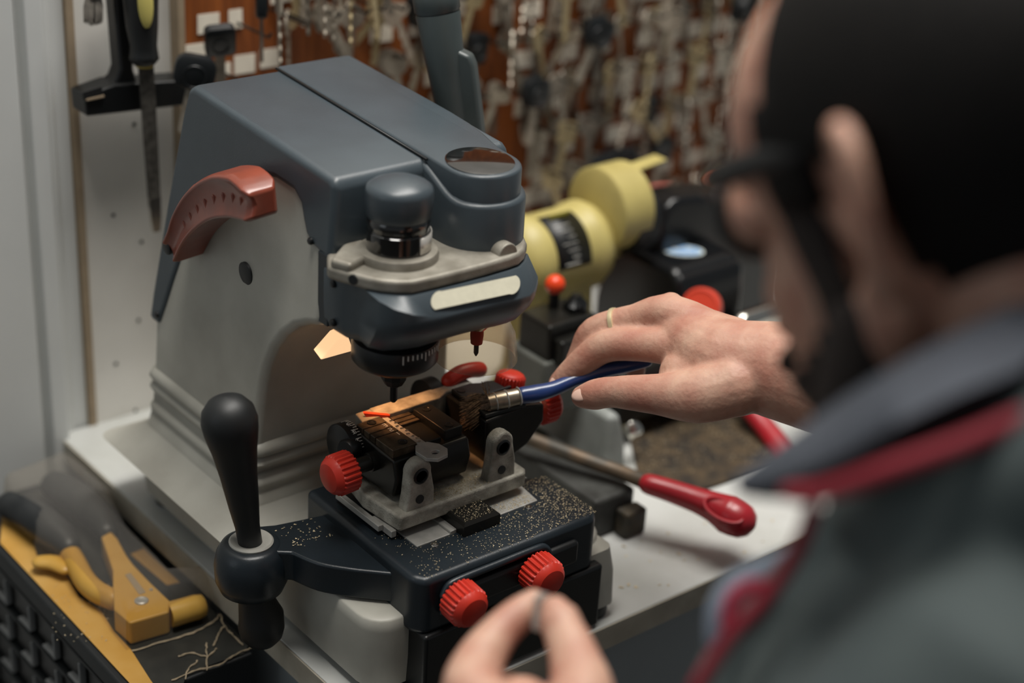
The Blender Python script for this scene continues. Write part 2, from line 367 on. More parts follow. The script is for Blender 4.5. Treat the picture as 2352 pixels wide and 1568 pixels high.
# --- adjusting knob over the spindle
KX, KY = .089, .338
ak = obj('adjusting_knob', B().lathe([(.0205,.3275),(.0215,.329),(.0222,.338),(.0222,.3445),(.0216,.3475),(.0185,.3500),(.012,.3528),(.005,.3541),(.0001,.3543)], (KX,KY,0), n=56), cover_paint, mc, smooth=60)
obj('collar', B().lathe([(.021,.304),(.021,.3185),(.0204,.319),(.0204,.3215),(.0212,.323),(.0212,.3265),(.0205,.3278)], (KX,KY,0), n=56), gloss_black, ak)
pts = []
for k in range(13):
    a = R(-74+112*k/12-10); pts.append((math.cos(a), math.sin(a)))
rb = []
for z in (.3065,.3180): rb.append([Vector((KX+.0216*c, KY+.0216*s, z)) for c,s in pts])
sb = B().loft(rb, caps=False, closed=False); obj('scale_band', sb, M('satin_scale','dcd8d0',.32,.6), ak, solid=.0008)
# --- depth dial, chuck and cutter
dial = obj('depth_dial', B().lathe([(.012,.250),(.0285,.240),(.0295,.236),(.0295,.226),(.0275,.2235),(.022,.220),(.013,.2175),(.0001,.217)], (KX,KY,0), n=64), black_plastic, mc, smooth=40)
b = B()
for k in range(22):
    a = R(-115+6.5*k); L = .006 if k % 5 == 0 else .0035
    m3 = Matrix.Rotation(a, 3, 'Z'); b.obox(Vector((KX,KY,.2395-L/2))+m3@Vector((.0296,0,0)), (.0005,.0007,L), m3)
obj('graduation', b, white_print, dial)
ck = obj('chuck', B().lathe([(.0090,.222),(.0090,.2095),(.0062,.2045),(.0045,.2035),(.0001,.2035)], (KX,KY,0), n=10), dark_steel, mc, smooth=25)
obj('cutter', B().lathe([(.0026,.206),(.0026,.192),(.0014,.1905),(.0001,.1905)], (KX,KY,0), n=8), dark_steel, ck, smooth=25)
# --- clear shield and tracer
TX, TY = .161, .340
shell = [(.0095,.2420),(.017,.239),(.0225,.231),(.0262,.224),(.0278,.214),(.0287,.2045)]
b = B(); rings = [[Vector((TX+r*math.cos(2*math.pi*k/56), TY+r*math.sin(2*math.pi*k/56), z)) for k in range(56)] for r,z in shell]
b.loft(rings, caps=False); obj('tracer_shield', b, film('clear_acrylic', 'efe8dc', .025, .06, .28), mc, solid=.0016, smooth=60)
tr = obj('tracer_chuck', B().lathe([(.013,.250),(.0125,.238),(.0095,.231),(.006,.227),(.0001,.2265)], (TX,TY,0), n=28), chrome, mc, smooth=30)
obj('tracer_collar', B().lathe([(.0045,.2275),(.0048,.222),(.0042,.2155),(.0001,.2155)], (TX,TY,0), n=18), red_plastic, tr)
obj('tracer_point', B().lathe([(.0018,.2165),(.0018,.208),(.0006,.2055)], (TX,TY,0), n=12), dark_steel, tr)
# --- work lamp under the arch
lamp = B(); lp = [onY(737,827,.372), onY(776,782,.378), onY(800,772,.380), onY(812,806,.376)]
lamp.loft([lp, [p+Vector((0,.010,.004)) for p in lp]])
lm = M('lamp_glow', 'ffcf9c', .5, emit=.95); lo = obj('work_lamp', lamp, lm, mc, bevel=.0008)
sp = bpy.data.lights.new('work_lamp_light', 'SPOT'); sp.energy = .5; sp.color = (1,.46,.18); sp.shadow_soft_size = .010; sp.spot_size = R(58); sp.spot_blend = .5
so = bpy.data.objects.new('work_lamp_light', sp); COL.objects.link(so); so.location = (.105,.392,.224); so.rotation_euler = (Vector((.128,.372,.13))-so.location).to_track_quat('-Z','Y').to_euler()
# --- rust red lever handle on the left side
def hp(px, py, d): return onL(px, py, d)
cl = [(452,560,.012),(470,530,.014),(490,497,.016),(520,463,.018),(556,437,.020),(598,423,.022),(640,424,.024),(672,438,.026)]
path = [hp(*c) for c in cl]
b = B(); P_, R_ = spline(path, [.0085,.0085,.010,.0115,.0125,.0135,.0135,.0105], 5); rings = []
for i, c in enumerate(P_):
    t = (P_[min(i+1,len(P_)-1)]-P_[max(i-1,0)]).normalized(); w_ = n; u = t.cross(w_).normalized()
    if u.z < 0: u = -u
    hgt = R_[i]*1.18; dep = .0135; ring = []
    for su, sw in ((-1,-1),(-1,-.3),(-1,.6),(-.86,1),(-.55,.80),(0,.62),(.5,.74),(.84,1),(1,.7),(1,-.3),(1,-1)): ring.append(c+u*hgt*su+w_*dep*sw)
    rings.append(ring)
endt = (P_[-1]-P_[-2]).normalized(); rings.append([P_[-1]+endt*.006+(v-rings[-1][0]*0-P_[-1])*.72 for v in rings[-1]])
b.loft(rings)
lev = obj('lever_handle', b, rust_plastic, mc, bevel=.0022, seg=3, ang=30, smooth=60)
b = B()
for k in range(9):
    i = 10+3*k
    if i < len(P_)-2:
        c = P_[i]; t = (P_[i+1]-P_[i-1]).normalized(); u = t.cross(n).normalized(); u = -u if u.z < 0 else u
        b.tube([c+n*.0082-u*.0085, c+n*.0080-u*.004+t*.0022, c+n*.0082+u*.001+t*.003], .0017, 8)
obj('grip_rib', b, rust_plastic, lev)
obj('pivot_screw', B().lathe([(.0058,-.004),(.0058,.0006),(.005,.0012),(.0001,.0012)], hp(443,549,.0215), n, 24), soft_black, lev)
# --- feed lever with trigger at the right side of the column
top_, mid_, bot_ = at(1000, -8, 1.245), at(1022, 140, 1.262), at(1052, 330, 1.285)
ax = (top_-bot_).normalized()
b = B().tube([bot_-ax*.03, bot_, mid_, top_-ax*.013, top_-ax*.0115], [.0105,.0115,.0145,.0168,.0164], 28, round_ends=False)
fd = obj('feed_lever', b, lever_grey, mc, smooth=50)
obj('end_cap', B().tube([top_-ax*.011, top_-ax*.0095, top_, top_+ax*.011, top_+ax*.017], [.0160,.0172,.0172,.015,.010], 28), lever_grey, fd, smooth=50)
side = (RT*.8-FW*.25); side = (side-ax*side.dot(ax)).normalized()
q0 = at(1052, 108, 1.255)
b = B(); m3 = frame(ax, side)
pr = [(.002,.0),(.0128,-.006),(.0148,-.014),(.0140,-.050),(.0125,-.085),(.000,-.085),(-.006,-.04),(-.004,-.010)]
b.loft([[q0+m3@Vector((x-.003,s,z)) for x,z in pr] for s in (-.0065,.0065)])
obj('trigger', b, lever_grey, fd, bevel=.003, seg=3)
b = B().tube([bot_-ax*.02, Vector((.205,.47,.265))], .010, 18); obj('lever_boss', b, cover_paint, mc)
# ================================================================ carriage of the machine
POSE[0], POSE[1] = .97, Vector((-.01544,-.01477,.0222))     # the carriage rides a little higher and further left than drawn
ZP = .080
plan = [(.076,.428),(.0745,.36),(.073,.290),(.080,.2800),(.16,.2790),(.232,.2785),(.2395,.286),(.2395,.345),(.226,.352),(.215,.39),(.205,.428)]
b = B().prism(plan, 'z', .033, ZP)
plat = obj('platform', b, navy_plastic, mc, bevel=.0075, seg=4, ang=30)
# arm that carries the joystick
jc = onZ(577, 1249, .070)
fa = [(.085,.302),(.068,.318),(.052,.334),(.038,.352),(.030,.374),(jc.x,jc.y-.012),(jc.x-.012,jc.y+.002),(jc.x,jc.y+.018),(.022,.420),(.040,.412),(.058,.408),(.078,.404),(.095,.37)]
fa2 = curve([(x,y,0) for x,y in fa[:5]], 4); poly = [(v.x,v.y) for v in fa2]+fa[5:]
b = B().prism(poly, 'z', .046, .0705)
arm = obj('joystick_arm', b, navy_plastic, mc, bevel=.006, seg=4, ang=30)
b = B().lathe([(.016,.030),(.023,.034),(.0262,.042),(.0268,.054),(.0250,.064),(.0215,.0700),(.0185,.0715),(.0001,.0716)], (jc.x,jc.y,0), n=48)
obj('boss', b, navy_plastic, arm, smooth=60)
obj('bushing', B().lathe([(.0155,.0700),(.0160,.0728),(.0148,.0740),(.0122,.0735),(.0105,.0722),(.0001,.0720)], (jc.x,jc.y,0), n=40), M('white_nylon','a9a79f',.5,var=.1,vs=80), arm)
lb = onY(600, 1428, jc.y-.004)
b = B().tube([(jc.x,jc.y,.036),(lb.x*.4+jc.x*.6,jc.y-.001,.024),(lb.x,lb.y,lb.z+.006),(lb.x,lb.y,lb.z-.004)], [.0135,.0125,.0165,.0170], 30)
obj('lower_grip', b, soft_black, arm, smooth=60)
j0, j1 = Vector((jc.x,jc.y,.066)), onY(527, 966, jc.y+.002); jx = (j1-j0).normalized(); L = (j1-j0).length
b = B(); rings_p = [(-.004,.0085),(.02,.0088),(.35*L,.0108),(.6*L,.0132),(.78*L,.0158),(.86*L,.0176),(.93*L,.0190),(L,.0197),(L+.008,.0182),(L+.0145,.0135),(L+.0182,.007),(L+.0193,.0005)]
b.tube([j0+jx*t for t,_ in rings_p], [r for _,r in rings_p], 36, round_ends=False)
obj('joystick', b, soft_black, mc, smooth=70)
# knobs on the front of the platform
def knob(o, axis, r, L, parent, name='knob', n=24, m=None):
    prof = [(r*.93,0),(r,.001),(r*1.0,L*.66),(r*.97,L*.72),(r*.90,L*.84),(r*.72,L*.95),(r*.4,L*1.0),(.0002,L*1.015)]
    bb = B(); q = Vector(axis).normalized(); t = q.orthogonal().normalized(); u = q.cross(t); rings = []; N = n*4
    for rad, h in prof:
        am = .055 if h < L*.7 else 0
        rings.append([Vector(o)+q*h+(t*math.cos(2*math.pi*i/N)+u*math.sin(2*math.pi*i/N))*rad*(1+(am if (i % 4) in (0,1) else -am)) for i in range(N)])
    bb.loft(rings); return obj(name, bb, m or red_plastic, parent, smooth=28)
for px, py in ((1050,1371),(1228,1306)):
    p = onY(px, py, .272); knob(p, (-.03,-1,-.06), .0148, .0215, mc, 'front_knob')
# lip round the recess of the front face
pts = [onY(1018,1368,.277), onY(1030,1345,.277), onY(1055,1330,.2765), onY(1140,1296,.2765), onY(1225,1262,.2765), onY(1250,1256,.277), onY(1262,1272,.277)]
obj('front_lip', B().tube(curve(pts,4), .0028, 10), navy_plastic, plat)
b = B().box(.09,.215,.2735,.281,.048,.068); obj('recess', b, black_plastic, plat, bevel=.004)
for px, py in ((998,1252),(1214,1166)):
    obj('socket_screw', B().lathe([(.0030,0),(.0030,.0008),(.0024,.0014),(.0015,.0014),(.0013,.0004),(.0001,.0004)], onZ(px,py,ZP), n=18), chrome, plat)
# slide way and dovetail
b = B().prism([(.099,.372),(.0985,.3175),(.128,.3175),(.130,.372)], 'z', ZP-.001, ZP+.0012).prism([(.166,.372),(.166,.318),(.210,.3185),(.214,.347),(.206,.372)], 'z', ZP-.001, ZP+.0012)
b.prism([(.128,.3175),(.134,.318),(.134,.40),(.128,.40)], 'z', ZP-.001, ZP+.003)
obj('slide_way', b, steel, mc, bevel=.0006, seg=2)
b = B().loft([[Vector((x,y,z)) for x,y in ((.134,.3095),(.167,.3095),(.167,.40),(.134,.40))] for z in (ZP,ZP+.0085)]+[[Vector((x,y,ZP+.0105)) for x,y in ((.136,.3115),(.165,.3115),(.165,.40),(.136,.40))]])
obj('slide_block', b, dark_steel, mc)
# bracket casting with two ears
br = B(); br.prism([(.0925,.331),(.207,.331),(.211,.336),(.211,.372),(.203,.405),(.096,.405),(.089,.372)], 'z', .0875, .1000)
def ear(x, yf):
    pr = [(x-.013,.098)]+[(x-.0105+0*k, .112) for k in (0,)]+[(x+.0095*math.cos(R(a)), .1285+.0095*math.sin(R(a))) for a in range(190,-11,-20)]+[(x+.0125,.112),(x+.013,.098)]
    return pr
for x in (.1125,.187): br.prism(ear(x,0), 'y', .334, .345)
bracket = obj('clamp_bracket', br, alloy_dirty, mc, bevel=.0022, seg=3, ang=40)
for x in (.1125,.187):
    obj('pivot_pin', B().lathe([(.0062,-.002),(.0062,.0004),(.0048,.0008),(.0045,-.0005),(.0001,-.0005)], (x-.0006,.3335,.1262), (0,-1,0), 24), black_plastic, bracket)
    obj('bracket_hole', B().lathe([(.0034,-.002),(.0034,.0004)], (x-.001,.3335,.1075), (0,-1,0), 18), soft_black, bracket)
b = B().box(.084,.0885,.345,.40,.0835,.0885).box(.0885,.093,.335,.36,.082,.0875); obj('slide_stop', b, steel, bracket, bevel=.0006)
# --- left clamp body
cb = B().prism([(.350,.104),(.346,.120),(.350,.134),(.402,.137),(.404,.110),(.396,.102)], 'x', .0995, .1665)
body = obj('left_clamp', cb, dark_steel, mc, bevel=.002, seg=2)
ZJ = .1345
def jaw(x0,x1,y0,y1,z1,name,par,m=jaw_steel,bev=.0006): return obj(name, B().box(x0,x1,y0,y1,ZJ-.001,z1), m, par, bevel=bev, seg=2)
for y0,y1 in ((.3915,.400),(.3835,.3905),(.3765,.3825),(.354,.3755)): jaw(.1015,.1225,y0,y1,.1405,'jaw_step',body)
for y0,y1 in ((.394,.3985),(.3885,.393),(.384,.3875)): jaw(.1300,.1470,y0,y1,.1385,'jaw_tooth',body)
jaw(.1300,.1460,.356,.3832,.1370,'jaw_plate',body,dark_steel); jaw(.1475,.1635,.354,.3935,.1425,'jaw_block',body,dark_steel,.0008)
for x,y,z in ((.112,.3958,.1405),(.1145,.3605,.1405),(.1555,.3880,.1425),(.1555,.3600,.1425)):
    obj('jaw_screw', B().lathe([(.0036,0),(.0036,.0005),(.0026,.0005),(.0022,.0001),(.0001,.0001)], (x,y,z), n=24), dark_steel, body)
ks = obj('clamp_spindle', B().lathe([(.0072,0),(.0072,.006),(.0058,.0062),(.0058,.024)], (.1005,.3735,.1235), (-1,0,0), 28), dark_steel, body)
knob((.079,.3735,.1225), (-1,-.03,-.02), .0145, .0205, body, 'clamp_knob')
# numbers on the jaw steps
def digit(s, o, ux, uy, h, t=.0003):
    SEG = {'0':'abcdef','1':'bc','2':'abged','3':'abgcd','4':'fgbc','5':'afgcd','6':'afgedc','8':'abcdefg'}
    P = {'a':((0,1),(.55,1)),'b':((.55,1),(.55,.5)),'c':((.55,.5),(.55,0)),'d':((0,0),(.55,0)),'e':((0,.5),(0,0)),'f':((0,1),(0,.5)),'g':((0,.5),(.55,.5))}
    bb = B(); o = Vector(o); ux = Vector(ux); uy = Vector(uy)
    for i, ch in enumerate(s):
        for sg in SEG.get(ch, ''):
            a, c = P[sg]; bb.tube([o+ux*(a[0]+.8*i)*h+uy*a[1]*h, o+ux*(c[0]+.8*i)*h+uy*c[1]*h], t, 6, round_ends=False)
    return bb
for ch, y in (('3',.3850),('2',.3775),('1',.3700)): obj('jaw_number', digit(ch, (.1165,y,.1407), (1,0,0), (0,1,0), .0042), white_print, body)
# --- rear bar and tilt drums
b = B().prism([(.122,.4060),(.130,.3985),(.176,.3985),(.186,.4035),(.212,.4035),(.212,.414),(.122,.414)], 'z', .104, .1415); obj('rear_bar', b, alloy_dirty, mc, bevel=.0012, seg=2)
dr = obj('tilt_drum', B().lathe([(.0165,0),(.0178,.001),(.0178,.0105),(.0165,.0115),(.0001,.0115)], (.1010,.4040,.1225), (-1,0,0), 56), black_plastic, mc)
b = B()
for k in range(13):
    a = R(20+7.5*k); L = .0055 if k % 3 == 0 else .003
    c = Vector((.1005-L/2, .4040-.0179*math.cos(a), .1225+.0179*math.sin(a))); m3 = Matrix.Rotation(-(math.pi/2-a)*-1, 3, 'X')
    b.obox(c, (L,.0005,.0005), m3)
obj('graduation', b, white_print, dr)
for s, a in (('45',35),('30',60),('15',85)):
    a = R(a); o = Vector((.0945, .4040-.0181*math.cos(a), .1225+.0181*math.sin(a))); uy = Vector((0,math.sin(a),math.cos(a)))
    obj('scale_number', digit(s, o-uy*.0015, (.6,0,0), uy, .0034, .00022), white_print, dr)
obj('drum_knob', B().lathe([(.0085,0),(.0085,.008),(.007,.010),(.0001,.010)], (.0945,.393,.126), (-1,-.3,.2), 18), black_plastic, dr)
b = B().prism([(.107,.4005),(.124,.4005),(.124,.414),(.110,.414)], 'z', .130, .1405); obj('index_block', b, alloy, mc, bevel=.0008)
ip = B().loft([[Vector(p) for p in ((.112,.4065,.1435),(.1295,.3975,.1405),(.1295,.3975,.1375),(.114,.4045,.1395))],[Vector(p)+Vector((.001,.002,.0005)) for p in ((.112,.4065,.1435),(.1295,.3975,.1405),(.1295,.3975,.1375),(.114,.4045,.1395))]])
obj('red_pointer', ip, M('red_pointer','e2401c',.35), mc)
obj('rear_drum', B().lathe([(.0165,0),(.0178,.001),(.0178,.012),(.016,.0125),(.0001,.0125)], (.1905,.4215,.1265), (-1,0,0), 48), black_plastic, mc)
# --- right clamp
cb = B().prism([(.1835,.118),(.1835,.1405),(.222,.1420),(.240,.1385),(.2405,.124),(.226,.108),(.206,.100),(.19,.100)], 'y', .352, .402)
rc = obj('right_clamp', cb, dark_steel, mc, bevel=.0018, seg=2)
obj('clamp_top', B().prism([(.1845,.354),(.222,.352),(.226,.366),(.224,.392),(.206,.401),(.188,.401)], 'z', .141, .1445), black_plastic, rc, bevel=.001)
obj('jaw_screw', B().lathe([(.0036,0),(.0036,.0005),(.0026,.0005),(.0001,.0003)], (.193,.3945,.1445), n=24), dark_steel, rc)
b = B().obox((.213,.379,.1448), (.030,.0018,.0012), Matrix.Identity(3)); obj('slot', b, soft_black, rc)
obj('clamp_spindle', B().lathe([(.0075,0),(.0075,.010)], (.2385,.3655,.1285), (1,0,0), 24), brass, rc)
knob((.2445,.3655,.1285), (1,0,-.02), .0140, .0185, rc, 'clamp_knob')
pts = [(.196,.414,.1435),(.206,.414,.147),(.216,.413,.1475),(.224,.4125,.146)]
obj('cam_handle', B().tube(curve(pts,5), .0062, 16), red_plastic, mc)
knob((.236,.3900,.139), (.2,.05,1), .0112, .011, rc, 'thumb_knob')

# ---------------------------------------------------------------- key blank in the clamp (a thing of its own)
kt = thing('key_blank', (.126,.355,.138), 'steel key blank held in the left clamp under the cutter', 'key')
b = B().prism([(.1238,.400),(.1282,.400),(.1296,.352),(.1225,.352)], 'z', .1372, .1392); obj('blade', b, steel, kt, bevel=.0003)
b = B()
for k in range(9): b.obox((.1268+.0012*math.sin(k*2.1), .392-.0045*k, .1394), (.0028,.0016,.0006), Matrix.Rotation(.5*math.sin(k*3.3),3,'Z'))
obj('cut', b, chrome, kt)
bow = [(.1205,.353),(.1155,.346),(.1160,.334),(.1225,.3285),(.1320,.330),(.1370,.337),(.1360,.346),(.1305,.353)]
cx, cy = .1265, .3375
inner = [(cx+.0036*math.cos(R(225+45*-k)), cy+.0026*math.sin(R(225+45*-k))) for k in range(8)]
b = B(); N = len(bow)
# outline split into a ring so the hole is open
def at_bow(p, z): return Vector((p[0],p[1],z))
order = sorted(range(8), key=lambda i: math.atan2(bow[i][1]-cy, bow[i][0]-cx)); bo = [bow[i] for i in order]
bi = [(cx+.0036*math.cos(math.atan2(p[1]-cy,p[0]-cx)), cy+.0028*math.sin(math.atan2(p[1]-cy,p[0]-cx))) for p in bo]
b.loft([[at_bow(p,.1370) for p in bo],[at_bow(p,.1395) for p in bo],[at_bow(p,.1395) for p in bi],[at_bow(p,.1370) for p in bi],[at_bow(p,.1370) for p in bo]], caps=False)
obj('bow', b, steel, kt, bevel=.0004)

# ---------------------------------------------------------------- brass shavings
def flakes(name, n, where, label, size=(.0004,.0011), seed=1):
    rnd = random.Random(seed); b = B(); k = 0
    while k < n:
        p = where(rnd)
        if p is None: continue
        k += 1; L = rnd.uniform(*size); W = L*rnd.uniform(.3,.7); m3 = Matrix.Rotation(rnd.uniform(0,6.3),3,'Z') @ Matrix.Rotation(rnd.uniform(-.35,.35),3,'X')
        b.loft([[p+m3@Vector((sx*L,sy*W,h)) for sx,sy in ((-1,-.6),(1,-1),(.8,1),(-.7,.8))] for h in (0,.00025)])
    return tag(obj(name, b, brass), label, 'metal shavings', kind='stuff')
def pl(rnd):
    u = rnd.random(); x = .245-.165*rnd.random()**1.5; y = rnd.uniform(.282,.345)
    if x > .238: return None
    if .098 < x < .214 and y > .3165: return None
    if rnd.random() > .25+.75*((x-.08)/.15)**1.1: return None
    return Vector((x,y,ZP+.0004))
flakes('brass_shavings', 1300, pl, 'brass shavings strewn over the dark platform of the machine', (.0002,.00055), 3)
def pl2(rnd): return Vector((rnd.uniform(.168,.208), rnd.uniform(.319,.331), ZP+.0014))
flakes('brass_shavings', 260, pl2, 'brass shavings on the bright steel slide way', (.0002,.00045), 4)
flakes('brass_shavings', 200, lambda r: Vector((r.uniform(.137,.164), r.uniform(.312,.331), ZP+.0107)), 'brass shavings on the black slide block', (.0002,.00045), 5)
flakes('brass_shavings', 260, lambda r: Vector((r.uniform(.125,.178), r.uniform(.333,.350), .1002)), 'brass shavings on the bracket between the two ears', (.0002,.0005), 6)
flakes('brass_shavings', 60, lambda r: Vector((r.uniform(.035,.068), r.uniform(.375,.405), .0709)), 'few brass shavings on the joystick arm', (.0004,.001), 9)
POSE[0], POSE[1] = 1.0, Vector((0,0,0))
flakes('brass_shavings', 90, lambda r: Vector((r.uniform(.045,.09), r.uniform(.43,.455), .0655)), 'brass shavings on the grey foot behind the platform', (.0005,.0014), 8)
# ================================================================ things hanging on the white panel
def wall_poly(pxs, y): return [(onY(px,py,y).x, onY(px,py,y).z) for px,py in pxs]
sq = thing('squeegee', onY(285,228,.72), 'black plastic squeegee hanging upside down on the white panel', 'squeegee')
b = B().prism(wall_poly([(246,-20),(292,-20),(296,60),(292,150),(300,178),(330,190),(330,210),(225,210),(228,192),(252,172),(260,150)], .716), 'y', .704, .722)
obj('handle', b, black_plastic, sq, bevel=.003)
b = B().prism(wall_poly([(171,206),(240,181),(405,170),(408,228),(176,254)], .716), 'y', .698, .724)
obj('crossbar', b, black_plastic, sq, bevel=.002)
b = B().prism(wall_poly([(188,212),(232,198),(234,220),(190,228)], .698), 'y', .6965, .699); obj('slot', b, soft_black, sq)
b = B().prism(wall_poly([(196,226),(236,217),(236,221),(196,230)], .698), 'y', .6955, .698); obj('worn_edge', b, beige_edge, sq)
fl = thing('metal_file', onY(345,330,.69), 'worn flat metal file with black and yellow handle hanging from the wall', 'file')
h0, h1, h2 = onY(318,-90,.688), onY(326,60,.688), onY(331,124,.688)
b = B().tube([h0, onY(322,-20,.688), h1, onY(330,105,.688), h2, onY(331,134,.688), onY(332,146,.688)], [.0135,.0140,.0125,.0105,.0112,.0118,.0085], 28, round_ends=False)
hd = obj('handle', b, soft_black, fl, smooth=60)
b = B().ell(onY(334,5,.6755), (.0066,.003,.021), Matrix.Rotation(R(-2),3,'Y'), 24); obj('grip_inset', b, M('yellow_inset','c9bd6a',.55), hd)
b = B().tube([onY(332,145,.688), onY(332,153,.688)], [.0068,.0068], 24, round_ends=False); obj('ferrule', b, M('yellow_ring','b9a04a',.5), fl)
t0, t1 = onY(335,150,.689), onY(357,500,.689); ax_ = (t1-t0).normalized(); m3 = frame(ax_, Vector((1,0,0)))
b = B().loft([[t0+ax_*h+m3@Vector((sx*w_,sy*.0016,0)) for sx,sy in ((-1,-1),(1,-1),(1,1),(-1,1))] for h,w_ in ((0,.0063),((t1-t0).length*.5,.0060),((t1-t0).length*.9,.0052),((t1-t0).length*1.02,.0040))])
obj('blade', b, M('file_steel','6e6a64',.5,.7,col2='4a4743',vs=160), fl, bevel=.0005)
b = B().loft([[t1+ax_*h+m3@Vector((sx*w_,sy*.0017,0)) for sx,sy in ((-1,-1),(1,-1),(1,1),(-1,1))] for h,w_ in ((-.018,.0053),(.0,.0045),(.012,.0030))])
obj('bright_tip', b, chrome, fl)
pb = thing('paint_brush', onY(214,0,.705), 'grey bristle paint brush hanging above the squeegee, only its bristles in view', 'brush')
b = B(); rnd = random.Random(2)
for k in range(300):
    a = rnd.uniform(-1,1); z_ = rnd.uniform(-1,1)
    p0 = onY(214+16*a,-12,.706+.006*z_); p1 = onY(214+22*a,rnd.uniform(44,60)-8*a*a,.706+.008*z_); b.tube([p0,(p0+p1)/2+Vector((.001*a,0,0)),p1], [.0006,.0006,.0002], 4, round_ends=False)
obj('bristles', b, M('grey_bristle','8b857c',.8,var=.3,vs=200), pb)
obj('ferrule', B().prism(wall_poly([(196,-40),(232,-40),(234,-8),(197,-8)], .706), 'y', .698, .714), steel, pb, bevel=.001)

# ================================================================ keys on the board
key_steel = M('nickel_key', 'b9af9f', .38, .35, col2='978d7e', vs=60)
key_dark = M('dull_key', '90877a', .45, .35, col2='746c61', vs=60)
key_brass = M('brass_key', 'b8a680', .38, .4)
kp = M('key_head_plastic', '15181a', .42)
def key_mesh(name, style, m):
    b = B(); t = .0011
    def plate(poly, d=t): b.prism(poly, 'y', -d, d)
    if style == 'round':
        o_ = [(.0115*math.cos(2*math.pi*k/18), -.0075+.0115*math.sin(2*math.pi*k/18)) for k in range(18)]; i_ = [(.0032*math.cos(2*math.pi*k/18), -.0015+.0032*math.sin(2*math.pi*k/18)) for k in range(18)]
    elif style == 'square':
        o_ = rr(-.0105,.0105,-.019,.003,.004,4); o_ = sorted(o_, key=lambda p: math.atan2(p[1]+.0015,p[0])); i_ = [(.0032*math.cos(math.atan2(p[1]+.0015,p[0])), -.0015+.0032*math.sin(math.atan2(p[1]+.0015,p[0]))) for p in o_]
    else:
        o_ = [((.0105+.0018*math.cos(3*a))*math.cos(a)*1.15, -.007+(.0105+.0018*math.cos(3*a))*math.sin(a)) for a in [2*math.pi*k/24 for k in range(24)]]; i_ = [(.003*math.cos(2*math.pi*k/24), -.001+.003*math.sin(2*math.pi*k/24)) for k in range(24)]
    n_ = len(o_)
    def v(p, y): return Vector((p[0],y,p[1]))
    b.loft([[v(p,-t) for p in o_],[v(p,t) for p in o_],[v(p,t) for p in i_],[v(p,-t) for p in i_],[v(p,-t) for p in o_]], caps=False)
    L = {'round':-.056,'square':-.060,'tre':-.052}[style]; teeth = [(.0035,-.017),(.0035,L+.004),(.001,L)]
    x = -.0035; z = L+.004
    teeth.append((-.002,L))
    k = 0
    while z < -.024: teeth += [(-.0036+.0016*(k % 2), z),(-.0036+.0016*((k+1) % 2), z+.003)]; z += .005; k += 1
    teeth.append((-.0035,-.017)); plate(teeth, t*.9)
    bm = b.bm; bmesh.ops.recalc_face_normals(bm, faces=bm.faces); me = bpy.data.meshes.new(name); bm.to_mesh(me); bm.free(); me.materials.append(m); return me
KM = [key_mesh('key', s, m) for s, m in (('round',key_steel),('square',key_steel),('tre',key_dark),('round',key_dark),('square',key_brass),('tre',key_steel))]
def blade_mesh(m):
    b = B().prism([(.0042,-.018),(.0042,-.058),(.0015,-.062),(-.0042,-.060),(-.0042,-.018)], 'y', -.0013, .0013); bm = b.bm; bmesh.ops.recalc_face_normals(bm, faces=bm.faces); me = bpy.data.meshes.new('blade'); bm.to_mesh(me); bm.free(); me.materials.append(m); return me
def head_mesh(w_, h, rad):
    b = B(); o_ = rr(-w_,w_,-h,.005,rad,4)
    b.loft([[Vector((x*s,y,z*s-(1-s)*h*.4)) for x,z in o_] for y,s in ((-.0048,.86),(-.0036,1),(.0036,1),(.0048,.86))])
    for s in (1,): b.tube([Vector((w_*.55*math.cos(2*math.pi*k/20), -.0050, -h*.52+w_*.55*math.sin(2*math.pi*k/20))) for k in range(21)], .0006, 6, round_ends=False)
    bm = b.bm; bmesh.ops.recalc_face_normals(bm, faces=bm.faces); me = bpy.data.meshes.new('key_head'); bm.to_mesh(me); bm.free(); me.materials.append(kp)
    me.polygons.foreach_set('use_smooth', [True]*len(me.polygons)); me.set_sharp_from_angle(angle=R(40)); return me
BL, BLD, HM, HM2 = blade_mesh(key_steel), blade_mesh(key_dark), head_mesh(.0125,.024,.005), head_mesh(.0165,.023,.010)
def place(o, p, ry, rz, rx=0): o.location = p; o.rotation_euler = (Matrix.Rotation(rz,3,'Z')@Matrix.Rotation(ry,3,'Y')@Matrix.Rotation(rx,3,'X')).to_euler(); return o
def car_key(p, ry, rz, hm, bl, label, group=None, rx=0):
    e = thing('car_key', p, label, 'key', group); place(e, p, ry, rz, rx)
    for me, nm in ((hm,'key_head'),(bl,'blade')):
        c = bpy.data.objects.new(nm, me); COL.objects.link(c); c.parent = e
    return e
def peg(p, L=.04):
    return obj('peg', B().tube([p+Vector((0,.004,0)), p+Vector((0,-L,0)), p+Vector((0,-L-.003,.004))], .0012, 8), dark_steel, kb)
def paper(p, w_=.0205, h=.0165, rot=0):
    m3 = Matrix.Rotation(rot,3,'Y'); return obj('paper_tag', B().obox(p, (w_,.0004,h), m3), tag_paper, kb, bevel=.0015, seg=2) 
